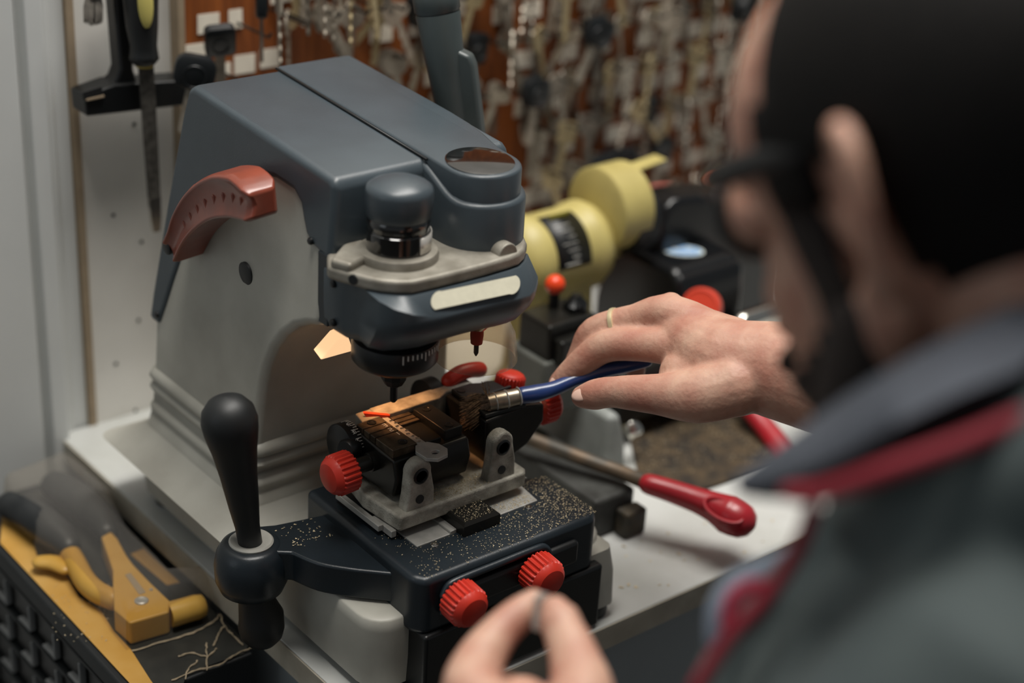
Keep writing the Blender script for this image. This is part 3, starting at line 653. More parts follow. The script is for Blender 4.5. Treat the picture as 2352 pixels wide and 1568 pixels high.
# the few in focus at the left end
for px, py in ((479,54),(449,123),(562,147),(621,133)): paper(onY(px,py,BY-.0008), rot=R(1))
paper(onY(541,44,BY-.0008), .013); paper(onY(517,160,BY-.0008), .011,.012)
car_key(onY(505,72,.690), R(-4), R(-20), HM, BLD, 'black square-headed car key hanging beside the leftmost paper tags', rx=R(25))
car_key(onY(452,140,.676), R(12), R(-25), HM2, BL, 'black oval-headed car key hanging just behind the rear left corner of the machine cover')
peg(onY(545,52,BY), .05); peg(onY(500,160,BY), .045); peg(onY(620,20,BY), .06); peg(onY(790,-15,BY), .06)
car_key(onY(600,-30,.675), R(3), R(60), HM, BLD, 'black-headed key seen edge-on at the top edge of the board')
for i, (px, py, ry, rz, km, lb) in enumerate(((640,-20,4,70,1,'bright steel key seen edge-on beside the edge-on black-headed key'),(705,-60,-6,40,2,'dull bluish key hanging over a pale tag above the machine cover seam'),(745,-60,5,65,5,'shiny key seen edge-on, first of the bright keys above the machine cover'),(768,-55,-3,60,0,'shiny key seen edge-on, second of the bright keys above the machine cover'),(806,-62,4,62,4,'brass key seen edge-on among the bright keys above the machine cover'),(850,-62,-12,20,4,'brass key spread wide left of the tall grey lever'))):
    o = link('key', KM[km], None); place(o, onY(px,py,.655), R(ry), R(rz)); tag(o, lb, 'key')
# rows of hooks with bunches
def hidden(px, py):
    if px < 395 or py > 560 or py < -150: return True
    if px > 1760: return True
    if 430 < px < 800 and py > 190-.17*(px-440): return True
    if 800 <= px < 1110 and py > 128+(px-800)*.75: return True
    if 1110 <= px < 1210 and py > 350: return True
    if px > 1320 and py > 470: return True
    return False
rnd = random.Random(11); nk = 0; npeg = 0; spots = []
z = .4475
row = 0
while z > .05:
    x = .168+(.012 if row % 2 else 0)
    while x < .93:
        spots.append((x+rnd.uniform(-.004,.004), z)); x += .0335
    z -= .0485; row += 1
keys = []
for x, z in spots:
    p = Vector((x, BY, z)); px, py = proj((x, BY-.02, z-.022)); 
    if hidden(px, py) or px < 655 and py > -40: continue
    if npeg < 98: peg(p, rnd.uniform(.032,.05)); npeg += 1
    if len([1 for c in kb.children if c.name.startswith('paper_tag')]) < 98 and rnd.random() < .8: paper(p+Vector((rnd.uniform(-.005,.005),-.0008,.0155)), .0245, .0175, rot=rnd.uniform(-.05,.05))
    cnt = rnd.choice((1,2,2,3)); dark = rnd.random() < .16
    for j in range(cnt):
        q = p+Vector((rnd.uniform(-.002,.002), -.010-.0085*j, -.001)); ry = rnd.gauss(0,.28); rz = rnd.uniform(-1.1,1.1)
        if dark and j >= cnt-2: keys.append(('d', q, ry, rz, rnd.random()))
        else: keys.append(('k', q, ry, rz, rnd.randrange(6)))
rnd.shuffle(keys)
nd = 0; nk = 0
for kd, q, ry, rz, s in keys:
    if kd == 'd': car_key(q, ry, rz*.5, HM if s < .5 else HM2, BLD if s < .3 else BL, 'black plastic headed key in a bunch on the crowded part of the key board', 'black headed keys on the key board'); nd += 1
    elif nk < 285:
        o = link('key', KM[s], None); place(o, q, ry, rz); tag(o, 'bare metal key in a bunch on the crowded part of the key board', 'key', 'metal keys on the key board'); nk += 1
print('keys', nk, nd, len(keys), 'pegs', npeg)
# ================================================================ yellow bench grinder
yel = M('yellow_paint', 'bcae6c', .45, col2='ab9d60', vs=20)
GY = .555
gc = onY(1272, 576, GY)
gr = thing('bench_grinder', (gc.x+.02, GY, 0), 'yellow bench grinder with black nameplate standing behind the machine', 'bench grinder')
def alongx(prof, c, m, name, par, n=48, **k): return obj(name, B().lathe(prof, c, (1,0,0), n), m, par, **k)
alongx([(.012,-.060),(.030,-.057),(.0385,-.048),(.041,-.040),(.041,-.034),(.0385,-.034),(.0375,-.030),(.0375,.018),(.0405,.024),(.041,.032),(.036,.042),(.027,.052),(.0215,.060),(.0200,.080),(.0001,.081)], gc, yel, 'motor', gr, smooth=50)
# nameplate wrapped on the motor
b = B(); rings = []
for t in (-.026,.012): rings.append([gc+Vector((t, .0379*math.cos(R(a)), .0379*math.sin(R(a)))) for a in range(96,181,7)])
b.loft(rings, caps=False, closed=False); npl = obj('nameplate', b, black_plastic, gr, solid=.0008)
b = B()
for k in range(7):
    a = R(120+9*k); c = gc+Vector((-.008,.0385*math.cos(a),.0385*math.sin(a))); b.obox(c+Vector((.002*((k*7)%3-1),0,0)), (.016-.004*(k%3),.0004,.0011), Matrix.Rotation(a+math.pi/2,3,'X'))
obj('print', b, white_print, npl)
b = B(); a = R(106); b.obox(gc+Vector((-.007,.0385*math.cos(a),.0385*math.sin(a))), (.022,.0004,.008), Matrix.Rotation(a+math.pi/2,3,'X')); obj('yellow_patch', b, M('plate_yellow','c9c040',.5), npl)
wc = onY(1372, 482, GY-.005)
gd = alongx([(.0001,-.002),(.037,-.002),(.0395,0),(.0395,.034),(.036,.036),(.034,.034),(.034,.002),(.0001,.002)], wc, yel, 'wheel_guard', gr, smooth=40)
alongx([(.0035,0),(.0035,-.0035),(.0001,-.0035)], onY(1420,413,GY-.005)+Vector((.0,-.004,0)), chrome, 'guard_screw', gr, n=14)
b = B().obox(wc+Vector((.052,0,.034)), (.044,.016,.0025), Matrix.Rotation(R(-6),3,'Y')); obj('spark_guard', b, yel, gr, bevel=.0008)
alongx([(.012,.010),(.033,.010),(.0335,.012),(.0335,.036),(.012,.038)], wc+Vector((.010,-.004,-.012)), soft_black, 'wire_wheel', gr)
b = B().loft([[Vector((x,y,z)) for x,y in rr(gc.x-w_, gc.x+w_*1.1, GY-d_, GY+d_, .01)] for z,w_,d_ in ((0,.040,.040),(.012,.040,.040),(.03,.030,.034),(gc.z-.02,.026,.028))]); obj('pedestal', b, yel, gr, smooth=50)

# ================================================================ second, black key machine
b2 = thing('key_duplicator', (.47, .5, 0), 'black covered key duplicator with grey base and long red lever handles', 'key cutting machine')
gloss_cover = M('black_gloss_cover', '121315', .28, var=.2, vs=30)
ZC = .135
c0, c1, c2 = onZ(1572,634,ZC), onZ(1692,586,ZC), onZ(1432,566,ZC)
X0, X1, Y0 = c0.x, c1.x, (c0.y+c1.y)/2
b = B().prism([(Y0-.004,0),(Y0-.002,.10),(Y0,ZC-.012),(Y0+.010,ZC),(Y0+.066,ZC),(Y0+.088,ZC-.006),(Y0+.104,ZC-.026),(Y0+.112,.07),(Y0+.114,0)], 'x', X0, X1+.01)
cv = obj('cover', b, gloss_cover, b2, bevel=.009, seg=5, ang=12)
m1, m2_ = onY(1560,446,Y0+.05), onY(1745,520,Y0+.04)
pr = [(X0+.014,0),(X0+.014,m1.z-.022),(X0+.022,m1.z-.006),(X0+.036,m1.z-.001),(X1+.030,m1.z-.010),(X1+.072,m1.z-.024),(X1+.102,m1.z-.050),(X1+.116,m1.z-.085),(X1+.122,0)]
b = B().prism(pr, 'y', Y0+.045, Y0+.085); obj('belt_hood', b, gloss_cover, b2, bevel=.010, seg=5, ang=15)
b = B(); sc_ = onZ(1569,575,ZC+.0006); ring = [sc_+Vector((.0165*math.cos(2*math.pi*k/32)+0,.0118*math.sin(2*math.pi*k/32),0)) for k in range(32)]
sc_d = (onZ(1608,577,ZC)-onZ(1530,572,ZC)).normalized(); pd = Vector((-sc_d.y,sc_d.x,0))
ring = [sc_+sc_d*.0195*math.cos(2*math.pi*k/32)+pd*.0125*math.sin(2*math.pi*k/32) for k in range(32)]
b.loft([[p-Vector((0,0,.001)) for p in ring], ring]); stk = obj('sticker', b, M('sticker_white','d9dfd8',.4), cv)
ring = [sc_+Vector((0,0,.0004))+sc_d*.0172*math.cos(2*math.pi*k/32)+pd*.0107*math.sin(2*math.pi*k/32) for k in range(32)]
b = B().loft([[p-Vector((0,0,.0004)) for p in ring], ring]); obj('blue_field', b, M('sticker_blue','5f8fc4',.4,col2='a9c4dd',vs=120), stk)
b = B().tube([sc_+Vector((0,0,.0006))+sc_d*t+pd*(.003*math.sin(t*400)) for t in (-.011,-.006,-.001,.004,.009)], .0007, 6); obj('mark', b, white_print, stk)
# grey base casting
fr = Vector((.393,.41,0)); tz = onY(1402,958,.41).z; bx = onY(1402,958,.41).x
b = B().prism([(bx-.006,0),(fr.x,0),(fr.x-.004,tz*.5),(fr.x-.012,tz-.006),(bx+.012,tz),(bx,tz)], 'y', .41, .50)

obj('base', b, M('grey_casting','9fa3a0',.5,col2='7d817c',vs=20,bump=.1), b2, bevel=.006, seg=4)
b = B().box(.296,.340,.345,.50,.0,.036); obj('carriage_bed', b, M('dirty_iron','3a3b38',.6,col2='252522',vs=60), b2, bevel=.004)
b = B().box(.318,.341,.330,.345,.0,.024); obj('bed_foot', b, M('oily_iron','2c2820',.6,col2='3d3424',vs=80), b2, bevel=.003)
# vice with red ball
v0 = at(1283, 752, 1.43)
b = B().box(v0.x-.026,v0.x+.026,v0.y-.018,v0.y+.022,v0.z-.020,v0.z+.014).box(v0.x-.020,v0.x+.030,v0.y-.028,v0.y-.014,v0.z-.022,v0.z+.002); vc = obj('vice', b, dark_steel, b2, bevel=.003)
b = B().box(v0.x-.030,v0.x+.034,v0.y-.02,v0.y+.03,tz*.9,v0.z-.018); obj('vice_base', b, M('dusty_casting','6b6d68',.6,col2='565852',vs=40), b2, bevel=.003)
p = at(1275, 653, 1.425); orange = M('orange_red_plastic','e0431c',.3)
obj('stem', B().tube([p+Vector((0,0,-.034)), p], .0045, 16), black_plastic, vc); obj('ball_knob', B().ell(p, (.0086,.0086,.0086)), orange, vc)
p = at(1322, 706, 1.43); obj('star_knob', B().lathe([(.004,-.02),(.0095,-.004),(.010,.004),(.006,.008),(.004,.012),(.0001,.012)], p, (0,0,1), 40, lobes=5, amp=.12), black_plastic, vc)
# levers with red handles
def lever(rod, han, rr_, nm='lever'):
    a = obj(nm, B().tube(curve(rod,4), .0062, 16), M('lever_steel','47443e',.5,.4,col2='6b5a48',vs=50), b2)
    b = B().tube(han, rr_, 28, sub=4, flat=(UP, .92)); h = obj('handle', b, M('dark_red_plastic','a5202a',.36,coat=.15), a, smooth=70); return h
h = lever([onZ(1170,990,.055), onZ(1330,1050,.050), onZ(1420,1082,.047), at(1500,1114,1.36)], [at(1492,1112,1.362), at(1540,1127,1.358), at(1600,1148,1.352), at(1640,1164,1.348), at(1672,1180,1.344), at(1692,1190,1.340)], [.0092,.0100,.0112,.0135,.0172,.0165])
p = at(1664,1172,1.345); dq = (at(1692,1190,1.34)-at(1620,1152,1.35)).normalized(); up2 = (-FW+UP*.7).normalized(); up2 = (up2-dq*up2.dot(dq)).normalized(); sd = dq.cross(up2)
ring = [at(1662,1172,1.331)+dq*.0165*math.cos(2*math.pi*k/28)+sd*.0085*math.sin(2*math.pi*k/28) for k in range(28)]
obj('thumb_ring', B().tube(ring+[ring[0]], .0018, 8, round_ends=False), M('dark_red_plastic_b','a5202a',.36), h)
lever([at(1640,830,1.60), at(1715,930,1.55)], [at(1718,935,1.545), at(1760,985,1.53), at(1800,1040,1.51), at(1828,1098,1.495), at(1836,1115,1.49)], [.0095,.0105,.012,.016,.017])
# round red and orange-red knobs
p = at(1612, 706, 1.50); obj('round_knob', B().lathe([(.006,-.012),(.016,-.008),(.0175,-.006),(.0178,.004),(.0172,.0055),(.0150,.0060),(.0146,.0052),(.0001,.0050)], p, (-.75,-.35,.35), 44), M('coral_plastic','d8452e',.4), b2, smooth=40)
p = at(1838, 702, 1.62); obj('side_knob', B().lathe([(.013,-.01),(.014,0),(.012,.006),(.0001,.007)], p, (-.6,-.7,.3), 28), M('coral_plastic_b','c8452e',.4), b2)
q = at(1790, 712, 1.60); obj('shaft', B().tube([q-Vector((.05,0,0)), q+Vector((.03,0,0))], .010, 20), chrome, b2)
b = B().box(.41,.60,.445,.503,.02,.075); obj('carriage', b, dark_steel, b2, bevel=.006)
p = at(1452, 985, 1.475); obj('steel_nut', B().lathe([(.008,-.004),(.008,.006),(.005,.008),(.0001,.008)], p, (-.5,-.8,.3), 12), chrome, b2)
# tray of shavings in front of it
tr_ = [onZ(px,py,.003) for px,py in ((1430,930),(1750,940),(1830,1050),(1560,1140),(1470,1105))]
b = B().prism([(p.x,p.y) for p in tr_], 'z', .0003, .0035); tag(obj('shavings_tray', b, M('shaving_brown','4a3b26',.7,col2='221b13',vs=60,bump=.4,bs=500)), 'flat dark tray covered with brown brass dust beside the red lever', 'tray')
rt0 = tr_
def trp(r):
    a = r.random(); c = r.random(); p = rt0[0].lerp(rt0[1],a).lerp(rt0[4].lerp(rt0[2],a),c); return Vector((p.x,p.y,.0037))
flakes('brass_shavings', 450, trp, 'brass dust heaped on the dark tray beside the second machine', (.0003,.0008), 12)
def bt(r):
    p = onZ(r.uniform(1420,1800), r.uniform(1180,1420), 0); return Vector((p.x,p.y,.0003)) if .262 < p.y < .34 and p.x > .25 else None
flakes('brass_shavings', 26, bt, 'stray shavings on the bench top under the red lever handle', (.0006,.0022), 14)
# can and orange fob behind
p = onY(1528, 470, .66)
cn = thing('can', (p.x, .66, 0), 'red and white can standing behind the black key duplicator', 'can')
obj('body', B().lathe([(.021,0),(.022,.002),(.022,p.z+.002)], (p.x,.66,0), n=36), M('can_red','b5362c',.35), cn); obj('lid', B().lathe([(.0215,p.z+.002),(.0225,p.z+.004),(.0225,p.z+.012),(.018,p.z+.016),(.0001,p.z+.016)], (p.x,.66,0), n=36), M('can_lid','c9695e',.25), cn)
obj('band', B().lathe([(.0223,p.z-.012),(.0224,p.z-.011),(.0224,p.z-.003),(.0223,p.z-.002)], (p.x,.66,0), n=36), white_print, cn)
p = onY(1636, 428, .69); fo = obj('key_fob', B().lathe([(.0001,-.003),(.012,-.003),(.0135,0),(.012,.003),(.0001,.003)], p, (0,1,0), 28), M('orange_fob','d0602c',.45)); tag(fo, 'round orange key fob hanging low on the key board beside the forehead', 'key fob')
# ================================================================ small-parts drawer unit left of the bench
ZT = -.030
UX0, UX1, UY0, UY1 = -.082, .0165, .405, .715
dk = M('drawer_black','181b1c',.45,var=.2,vs=30)
du = thing('drawer_unit', ((UX0+UX1)/2,.56,-.42), 'black small-parts drawer unit with grey drawer lips at the left of the bench', 'drawer unit')
obj('carcass', B().box(UX0+.012, UX1, UY0, UY1, -.42, ZT), dk, du, bevel=.002)
obj('top_rim', B().box(UX0, UX0+.016, UY0, UY1, ZT-.016, ZT), dk, du, bevel=.003)
lip = M('drawer_lip_grey','7c7d7c',.5); tr_front = M('smoky_front','1d1c1a',.3)
rows, cols, dh, dw = 6, 7, .034, (UY1-UY0)/7
for r in range(rows):
    zt_ = ZT-.018-dh*r
    obj('rail', B().box(UX0+.001, UX0+.014, UY0, UY1, zt_-.003, zt_), dk, du, bevel=.001)
    for c in range(cols):
        y0 = UY0+dw*c+.002; y1 = y0+dw-.004
        d = obj('drawer', B().box(UX0+.006, UX0+.05, y0, y1, zt_-dh+.003, zt_-.004), tr_front, du, bevel=.001)
        b = B().prism([(y0,zt_-dh+.003),(y1*.55+y0*.45,zt_-dh+.003),(y1*.55+y0*.45,zt_-dh+.0055),(y0+.0026,zt_-dh+.007),(y0+.0026,zt_-.007),(y0,zt_-.007)], 'x', UX0+.001, UX0+.0065)
        obj('handle', b, lip, d, bevel=.0008)
# ================================================================ packed rivet gun lying on it
ZB = ZT+.0012
rg = thing('riveter_pack', (-.03,.56,ZT), 'yellow and black hand riveter in a torn clear blister pack lying on the drawer unit', 'riveter pack')
cyel = M('card_yellow','bf9650',.6,col2='b58738',vs=20); cblk = M('card_black','20211f',.4,col2='2c2c28',vs=50)
def zp(pts, z): return [(onZ(px,py,z).x, onZ(px,py,z).y) for px,py in pts]
card = obj('card', B().prism(zp([(0,1246),(20,1150),(165,1098),(572,1478),(560,1500),(430,1545),(395,1640),(420,1700)], ZB), 'z', ZT+.0003, ZB), cblk, rg)
obj('yellow_band', B().prism(zp([(0,1246),(6,1180),(25,1178),(72,1235),(90,1290),(150,1315),(180,1370),(230,1400),(262,1450),(300,1490),(345,1560),(440,1690),(420,1700)], ZB+.0004), 'z', ZB-.0002, ZB+.0004), cyel, card)
obj('yellow_label', B().prism(zp([(300,1272),(330,1259),(413,1337),(383,1343)], ZB+.0004), 'z', ZB-.0002, ZB+.0004), cyel, card)
gy = M('riveter_yellow','c59b4b',.36,col2='bb8d36',vs=20); ZG = ZB+.021
body = zp([(232,1231),(255,1219),(270,1235),(290,1272),(306,1294),(345,1335),(391,1379),(388,1404),(298,1430),(262,1398),(259,1345),(259,1308),(248,1275)], ZG)
gb = obj('body', B().prism(body, 'z', ZB+.001, ZG), gy, rg, bevel=.0018)
p0, p1 = onZ(388,1412,ZB+.0115), onZ(470,1388,ZB+.0115)
obj('nose', B().tube([p0, p0.lerp(p1,.75), p0.lerp(p1,.95), p1], [.0098,.0096,.0085,.006], 28, round_ends=False), gy, rg, smooth=50)
p = onZ(325,1380,ZG); obj('rivet', B().lathe([(.0052,-.001),(.0052,.0008),(.004,.0014),(.002,.0006),(.0001,.0006)], p, n=26), steel, gb)
p = onZ(347,1354,ZG); obj('pin', B().lathe([(.0014,-.001),(.0014,.0005)], p, n=12), steel, gb)
obj('embossed_bar', B().prism(zp([(287,1320),(300,1316),(335,1360),(320,1366)], ZG), 'z', ZG-.001, ZG+.0006), M('bar_grey','9b8a70',.5), gb, bevel=.0004)
han = [onZ(px,py,ZB+.011) for px,py in ((154,1258),(172,1290),(195,1332),(222,1358),(262,1378))]
obj('lower_arm', B().tube(han, [.0075,.0085,.0085,.0085,.008], 18, sub=5, flat=((0,0,1), 1.0)), gy, rg, smooth=60)
han2 = [onZ(px,py,ZB+.009) for px,py in ((95,1290),(125,1292),(150,1305),(185,1370),(230,1415))]
obj('spare_heads', B().tube(han2[:3], [.0075,.0085,.007], 16, sub=3, flat=((0,0,1),.55)), gy, rg, smooth=70)
grip = M('black_grip_vinyl','1a1d1f',.45,col2='2a2c2d',vs=40)
g1 = [onZ(px,py,ZB+.014) for px,py in ((26,1160),(60,1175),(100,1205),(135,1232),(158,1256))]
obj('lower_grip', B().tube(g1, [.0118,.0142,.0145,.013,.0095], 24, sub=4), grip, rg, smooth=60)
g2 = [onZ(px,py,ZB+.015) for px,py in ((128,1115),(160,1135),(200,1165),(228,1192),(246,1222))]
obj('upper_grip', B().tube(g2, [.0125,.0145,.0145,.0125,.0095], 24, sub=4), grip, rg, smooth=60)
# clear blister: a loose skin over the gun
outline = [(8,1152),(60,1128),(150,1094),(200,1118),(262,1178),(275,1215),(300,1262),(345,1310),(400,1368),(470,1362),(492,1385),(480,1412),(400,1445),(395,1462),(290,1494),(255,1450),(225,1405),(160,1330),(85,1285),(75,1240),(20,1190)]
lo_ = zp(outline, ZB); cxm = sum(p[0] for p in lo_)/len(lo_); cym = sum(p[1] for p in lo_)/len(lo_)
rnd = random.Random(5); rings = []
N_ = len(lo_)
def inset(i, d):
    a, c = Vector(lo_[i-1]), Vector(lo_[(i+1) % N_]); t = (c-a).normalized(); nn = Vector((-t.y,t.x)); 
    if nn.dot(Vector((cxm,cym))-Vector(lo_[i])) < 0 and False: nn = -nn
    return Vector(lo_[i])+nn*d
area2 = sum(lo_[i-1][0]*lo_[i][1]-lo_[i][0]*lo_[i-1][1] for i in range(N_)); sg = 1 if area2 > 0 else -1
for z_, d in ((ZB,0),(ZB+.012,.0012),(ZB+.024,.003),(ZB+.0285,.007),(ZB+.030,.013)): rings.append([Vector((inset(i,sg*d).x, inset(i,sg*d).y, z_+rnd.uniform(-.001,.001)*(z_ > ZB))) for i in range(N_)])
b = B(); b.loft(rings, caps=False); top_ring = rings[-1]; 
bv = [b.bm.verts.new(p) for p in top_ring]; b.bm.faces.new(bv)
bmesh.ops.remove_doubles(b.bm, verts=b.bm.verts, dist=1e-6); bmesh.ops.triangulate(b.bm, faces=[f for f in b.bm.faces if len(f.verts) > 4])
blister = obj('blister', b, film('clear_blister','f4f0ea',.012,.12,.16), rg, smooth=70)
# torn black sheet with pale cracks at the front end of the pack
b = B(); tears = [[(300,1495),(380,1475),(440,1455),(490,1425),(505,1412)],[(395,1562),(440,1540),(500,1525),(545,1505),(580,1485)],[(410,1510),(440,1500),(470,1505),(500,1490)],[(470,1475),(480,1500),(470,1535)],[(505,1412),(515,1440),(540,1460),(560,1480)],[(430,1560),(436,1535),(450,1520)],[(520,1440),(500,1455),(495,1480)]]
for t in tears:
    pts = curve([onZ(px+rnd.uniform(-5,5),py+rnd.uniform(-3,3),ZB+.0008) for px,py in t], 6); b.tube([p+Vector((rnd.uniform(-.0006,.0006),rnd.uniform(-.0006,.0006),0)) for p in pts], [rnd.uniform(.0003,.0009) for _ in pts], 6)
obj('torn_edge', b, M('torn_paper','a8977c',.8,var=.3,vs=200), card)
flakes('brass_shavings', 60, lambda r: Vector((*zp([(r.uniform(120,260),r.uniform(1330,1480))],ZB)[0],ZB+.0006)), 'few shavings on the yellow card of the riveter pack', (.0003,.0008), 17)
# ================================================================ the man at the bench
skin = M('skin', 'c19c87', .55, col2='a97563', vs=45, bump=.45, bs=300, sss=.22, lo=.3, hi=.7)
hair_m = M('dark_hair', '0e0b09', .75, var=.4, vs=120, stretch=(1,1,.3), spec=.2, bump=.5, bs=400)
beard_m = M('beard_hair', '241913', .8, var=.5, vs=300, bump=.6, bs=900)
shirt_m = M('grey_green_cloth', '545d5c', .85, col2='495253', vs=12, bump=.3, bs=1500)
coll_m = M('collar_grey', '565a63', .85, var=.1, vs=60, bump=.3, bs=1500)
coll_d = M('collar_black', '15161a', .85)
pipe_m = M('red_piping', '8a1f2e', .7)
hd_ = Vector((.02,1,0)).normalized(); hp_ = R(28)
hf = hd_*math.cos(hp_)-Vector((0,0,1))*math.sin(hp_); hu = Vector((0,0,1))*math.cos(hp_)+hd_*math.sin(hp_); hl = hu.cross(hf)
HM3 = Matrix((hf, hl, hu)).transposed()
H = at(1924, 545, .660)-hl*.080+hf*.004+hu*.004
def hh(f, l, u): return H+HM3@Vector((f,l,u))
person = thing('person', (H.x+.05, H.y-.1, -.9), 'dark-haired man in glasses and a red-piped grey shirt, brushing out the key machine', 'person')
body = B()
# head
body.ell(hh(-.003,0,.034), (.102,.079,.086), HM3, 40)
body.ell(hh(.040,0,-.025), (.050,.064,.078), HM3, 32)
body.ell(hh(.066,0,-.088), (.030,.034,.030), HM3, 24)
for s in (1,-1):
    body.tube([hh(.000,.060*s,-.040), hh(.020,.054*s,-.072), hh(.060,.026*s,-.096)], [.018,.019,.020], 16, sub=3)
    body.ell(hh(.056,.038*s,-.026), (.022,.022,.020), HM3, 20)
    body.tube([hh(.084,.012*s,.018), hh(.080,.040*s,.018), hh(.060,.058*s,.010)], [.012,.012,.012], 12)
body.tube([hh(.088,0,.008), hh(.100,0,-.018), hh(.107,0,-.036)], [.009,.010,.0125], 14)
body.tube([hh(.100,.012,-.042), hh(.100,-.012,-.042)], [.009,.009], 12)
body.tube([hh(.092,.022,-.066), hh(.099,0,-.065), hh(.092,-.022,-.066)], [.007,.009,.007], 12)
# ears
for s in (1,-1):
    ec = hh(-.012,.078*s,.002); ex = (hf*.55+hl*s*.0-hf*1.0+hl*s*.62); ex = (-hf*.80+hl*s*.60).normalized(); eu = (hu*.98+hf*.03).normalized(); eu = (eu-ex*eu.dot(ex)).normalized()
    rim = [ec+ex*a+eu*c*1.02 for a,c in ((.000,.010),(.004,.024),(.014,.033),(.025,.032),(.031,.022),(.030,.006),(.024,-.010),(.016,-.022),(.009,-.030),(.002,-.026))]
    body.tube(rim, [.0040,.0045,.0046,.0048,.0050,.0048,.0046,.0048,.0062,.0045], 12, sub=4)
    pl_ = B.ell; body.ell(ec+ex*.012+eu*.002-hl*s*.001, (.016,.003,.026), Matrix((ex, ex.cross(eu), eu)).transposed(), 20)
    body.ell(ec+ex*.004-eu*.002, (.008,.006,.012), Matrix((ex, ex.cross(eu), eu)).transposed(), 16)
# neck and trunk (under the shirt)
NB = H+Vector((.045,-.075,-.150))
body.tube([hh(-.030,0,-.020), hh(-.045,0,-.075), NB.lerp(hh(-.04,0,-.07),.35), NB, NB+Vector((.01,-.02,-.05))], [.058,.054,.055,.057,.062], 28)
fwd = Vector((-.18,.98,0)).normalized(); lf = Vector((0,0,1)).cross(fwd)
SH = {s: NB+lf*s*.165-Vector((0,0,.062))+fwd*.01 for s in (1,-1)}
body.tube([SH[1], NB+lf*.06-Vector((0,0,.03)), NB-lf*.06-Vector((0,0,.03)), SH[-1]], [.050,.056,.056,.050], 20)
body.tube([NB-Vector((0,0,.08))+fwd*.02, NB-Vector((0,0,.25))+fwd*.01, NB-Vector((0,0,.42))-fwd*.03, NB-Vector((0,0,.56))-fwd*.05], [.105,.118,.112,.118], 28)
HIPC = NB-Vector((0,0,.60))-fwd*.06
for s in (1,-1):       # legs down to the floor behind the bench front
    hip = HIPC+lf*s*.085; kn = Vector((hip.x, hip.y+.03, -.44)); an = Vector((hip.x, hip.y-.01, -.83))
    body.tube([hip, hip.lerp(kn,.5), kn, kn.lerp(an,.35), an], [.085,.075,.056,.055,.038], 20)
    body.tube([an+Vector((0,-.03,-.035)), an+Vector((0,.06,-.04)), an+Vector((0,.15,-.05))], [.034,.034,.024], 14)
# ---- right arm (far side) and hand with the brush
DW = 1.175
def ja(px, py, d): return at(px, py, d)
W = ja(1735, 838, DW); EL = ja(2480, 1010, 1.06)
body.tube([SH[-1], SH[-1].lerp(EL,.5), EL], [.052,.047,.041], 22)
body.tube([EL, EL.lerp(W,.35), EL.lerp(W,.72), W.lerp(EL,.06)], [.044,.043,.0375,.0335], 24, flat=(UP,1.0))
fingers = [
 # index
 ([(1690,830,1.178),(1575,800,1.198),(1480,792,1.212),(1392,795,1.226),(1330,838,1.236),(1284,880,1.243)], [.018,.0150,.0122,.0120,.0105,.0082]),
 # middle, with the ring
 ([(1690,800,1.185),(1545,724,1.215),(1460,735,1.230),(1368,762,1.245),(1338,812,1.252),(1312,862,1.255)], [.018,.0150,.0120,.0118,.0104,.0085]),
 # ring finger and little finger curled behind
 ([(1690,780,1.195),(1545,730,1.240),(1470,752,1.256),(1400,790,1.262),(1390,840,1.258)], [.016,.0130,.0112,.0105,.0088]),
 ([(1690,780,1.205),(1570,748,1.258),(1510,780,1.270),(1460,815,1.268),(1460,850,1.262)], [.015,.0120,.0098,.0090,.0078]),
 # thumb
 ([(1690,885,1.160),(1600,908,1.164),(1510,905,1.176),(1410,900,1.192),(1366,906,1.200),(1338,911,1.206)], [.022,.0195,.0145,.0112,.0112,.0085])]
for pts, rad in fingers: body.tube([ja(*p) for p in pts], rad, 16, sub=4)
body.tube([W.lerp(EL,.05), ja(1665,830,1.185), ja(1590,785,1.205), ja(1548,742,1.222)], [.0330,.0310,.0240,.0165], 20, sub=3)
body.tube([W, ja(1640,880,1.180), ja(1570,860,1.190)], [.030,.0235,.018], 18, sub=3)
body.tube([ja(1700,890,1.165), ja(1610,915,1.166), ja(1545,905,1.174)], [.020,.0165,.0130], 18, sub=3)
body.ell(ja(1541,700,1.220), (.0095,.0095,.0095)); body.ell(ja(1570,800,1.192), (.011,.011,.011))
# ---- left hand in front, holding a blank
def jl(px, py, d): return at(px, py, d)
WL = jl(1235, 1830, .80); ELB = SH[1]+Vector((-.04,.02,-.26))
body.tube([SH[1], SH[1].lerp(ELB,.5), ELB], [.052,.047,.042], 20)
body.tube([ELB, ELB.lerp(WL,.4), WL], [.043,.040,.029], 20)
lh = [
 ([(1190,1720,.835),(1090,1600,.862),(1098,1525,.880),(1150,1450,.895),(1196,1408,.902),(1226,1380,.906)], [.020,.0165,.0135,.0105,.0095,.0068]),
 ([(1290,1740,.820),(1335,1610,.848),(1322,1520,.866),(1296,1450,.880),(1282,1418,.886),(1275,1402,.888)], [.021,.0180,.0135,.0110,.0110,.0083]),
 ([(1180,1720,.845),(1075,1630,.885),(1080,1575,.905),(1140,1580,.915),(1195,1600,.905)], [.019,.0150,.0130,.0115,.0100]),
 ([(1200,1720,.850),(1110,1660,.895),(1120,1605,.915),(1190,1605,.920),(1235,1620,.908)], [.018,.0140,.0122,.0108,.0095]),
 ([(1230,1730,.850),(1170,1680,.900),(1180,1630,.918),(1235,1625,.920),(1270,1640,.905)], [.017,.0130,.0110,.0098,.0086])]
for pts, rad in lh: body.tube([jl(*p) for p in pts], rad, 16, sub=4)
body.tube([WL, jl(1230,1730,.84), jl(1210,1670,.870), jl(1200,1640,.878)], [.029,.030,.026,.020], 18, sub=2)
bo = obj('body', body, skin, person, remesh=.0019, smit=5)
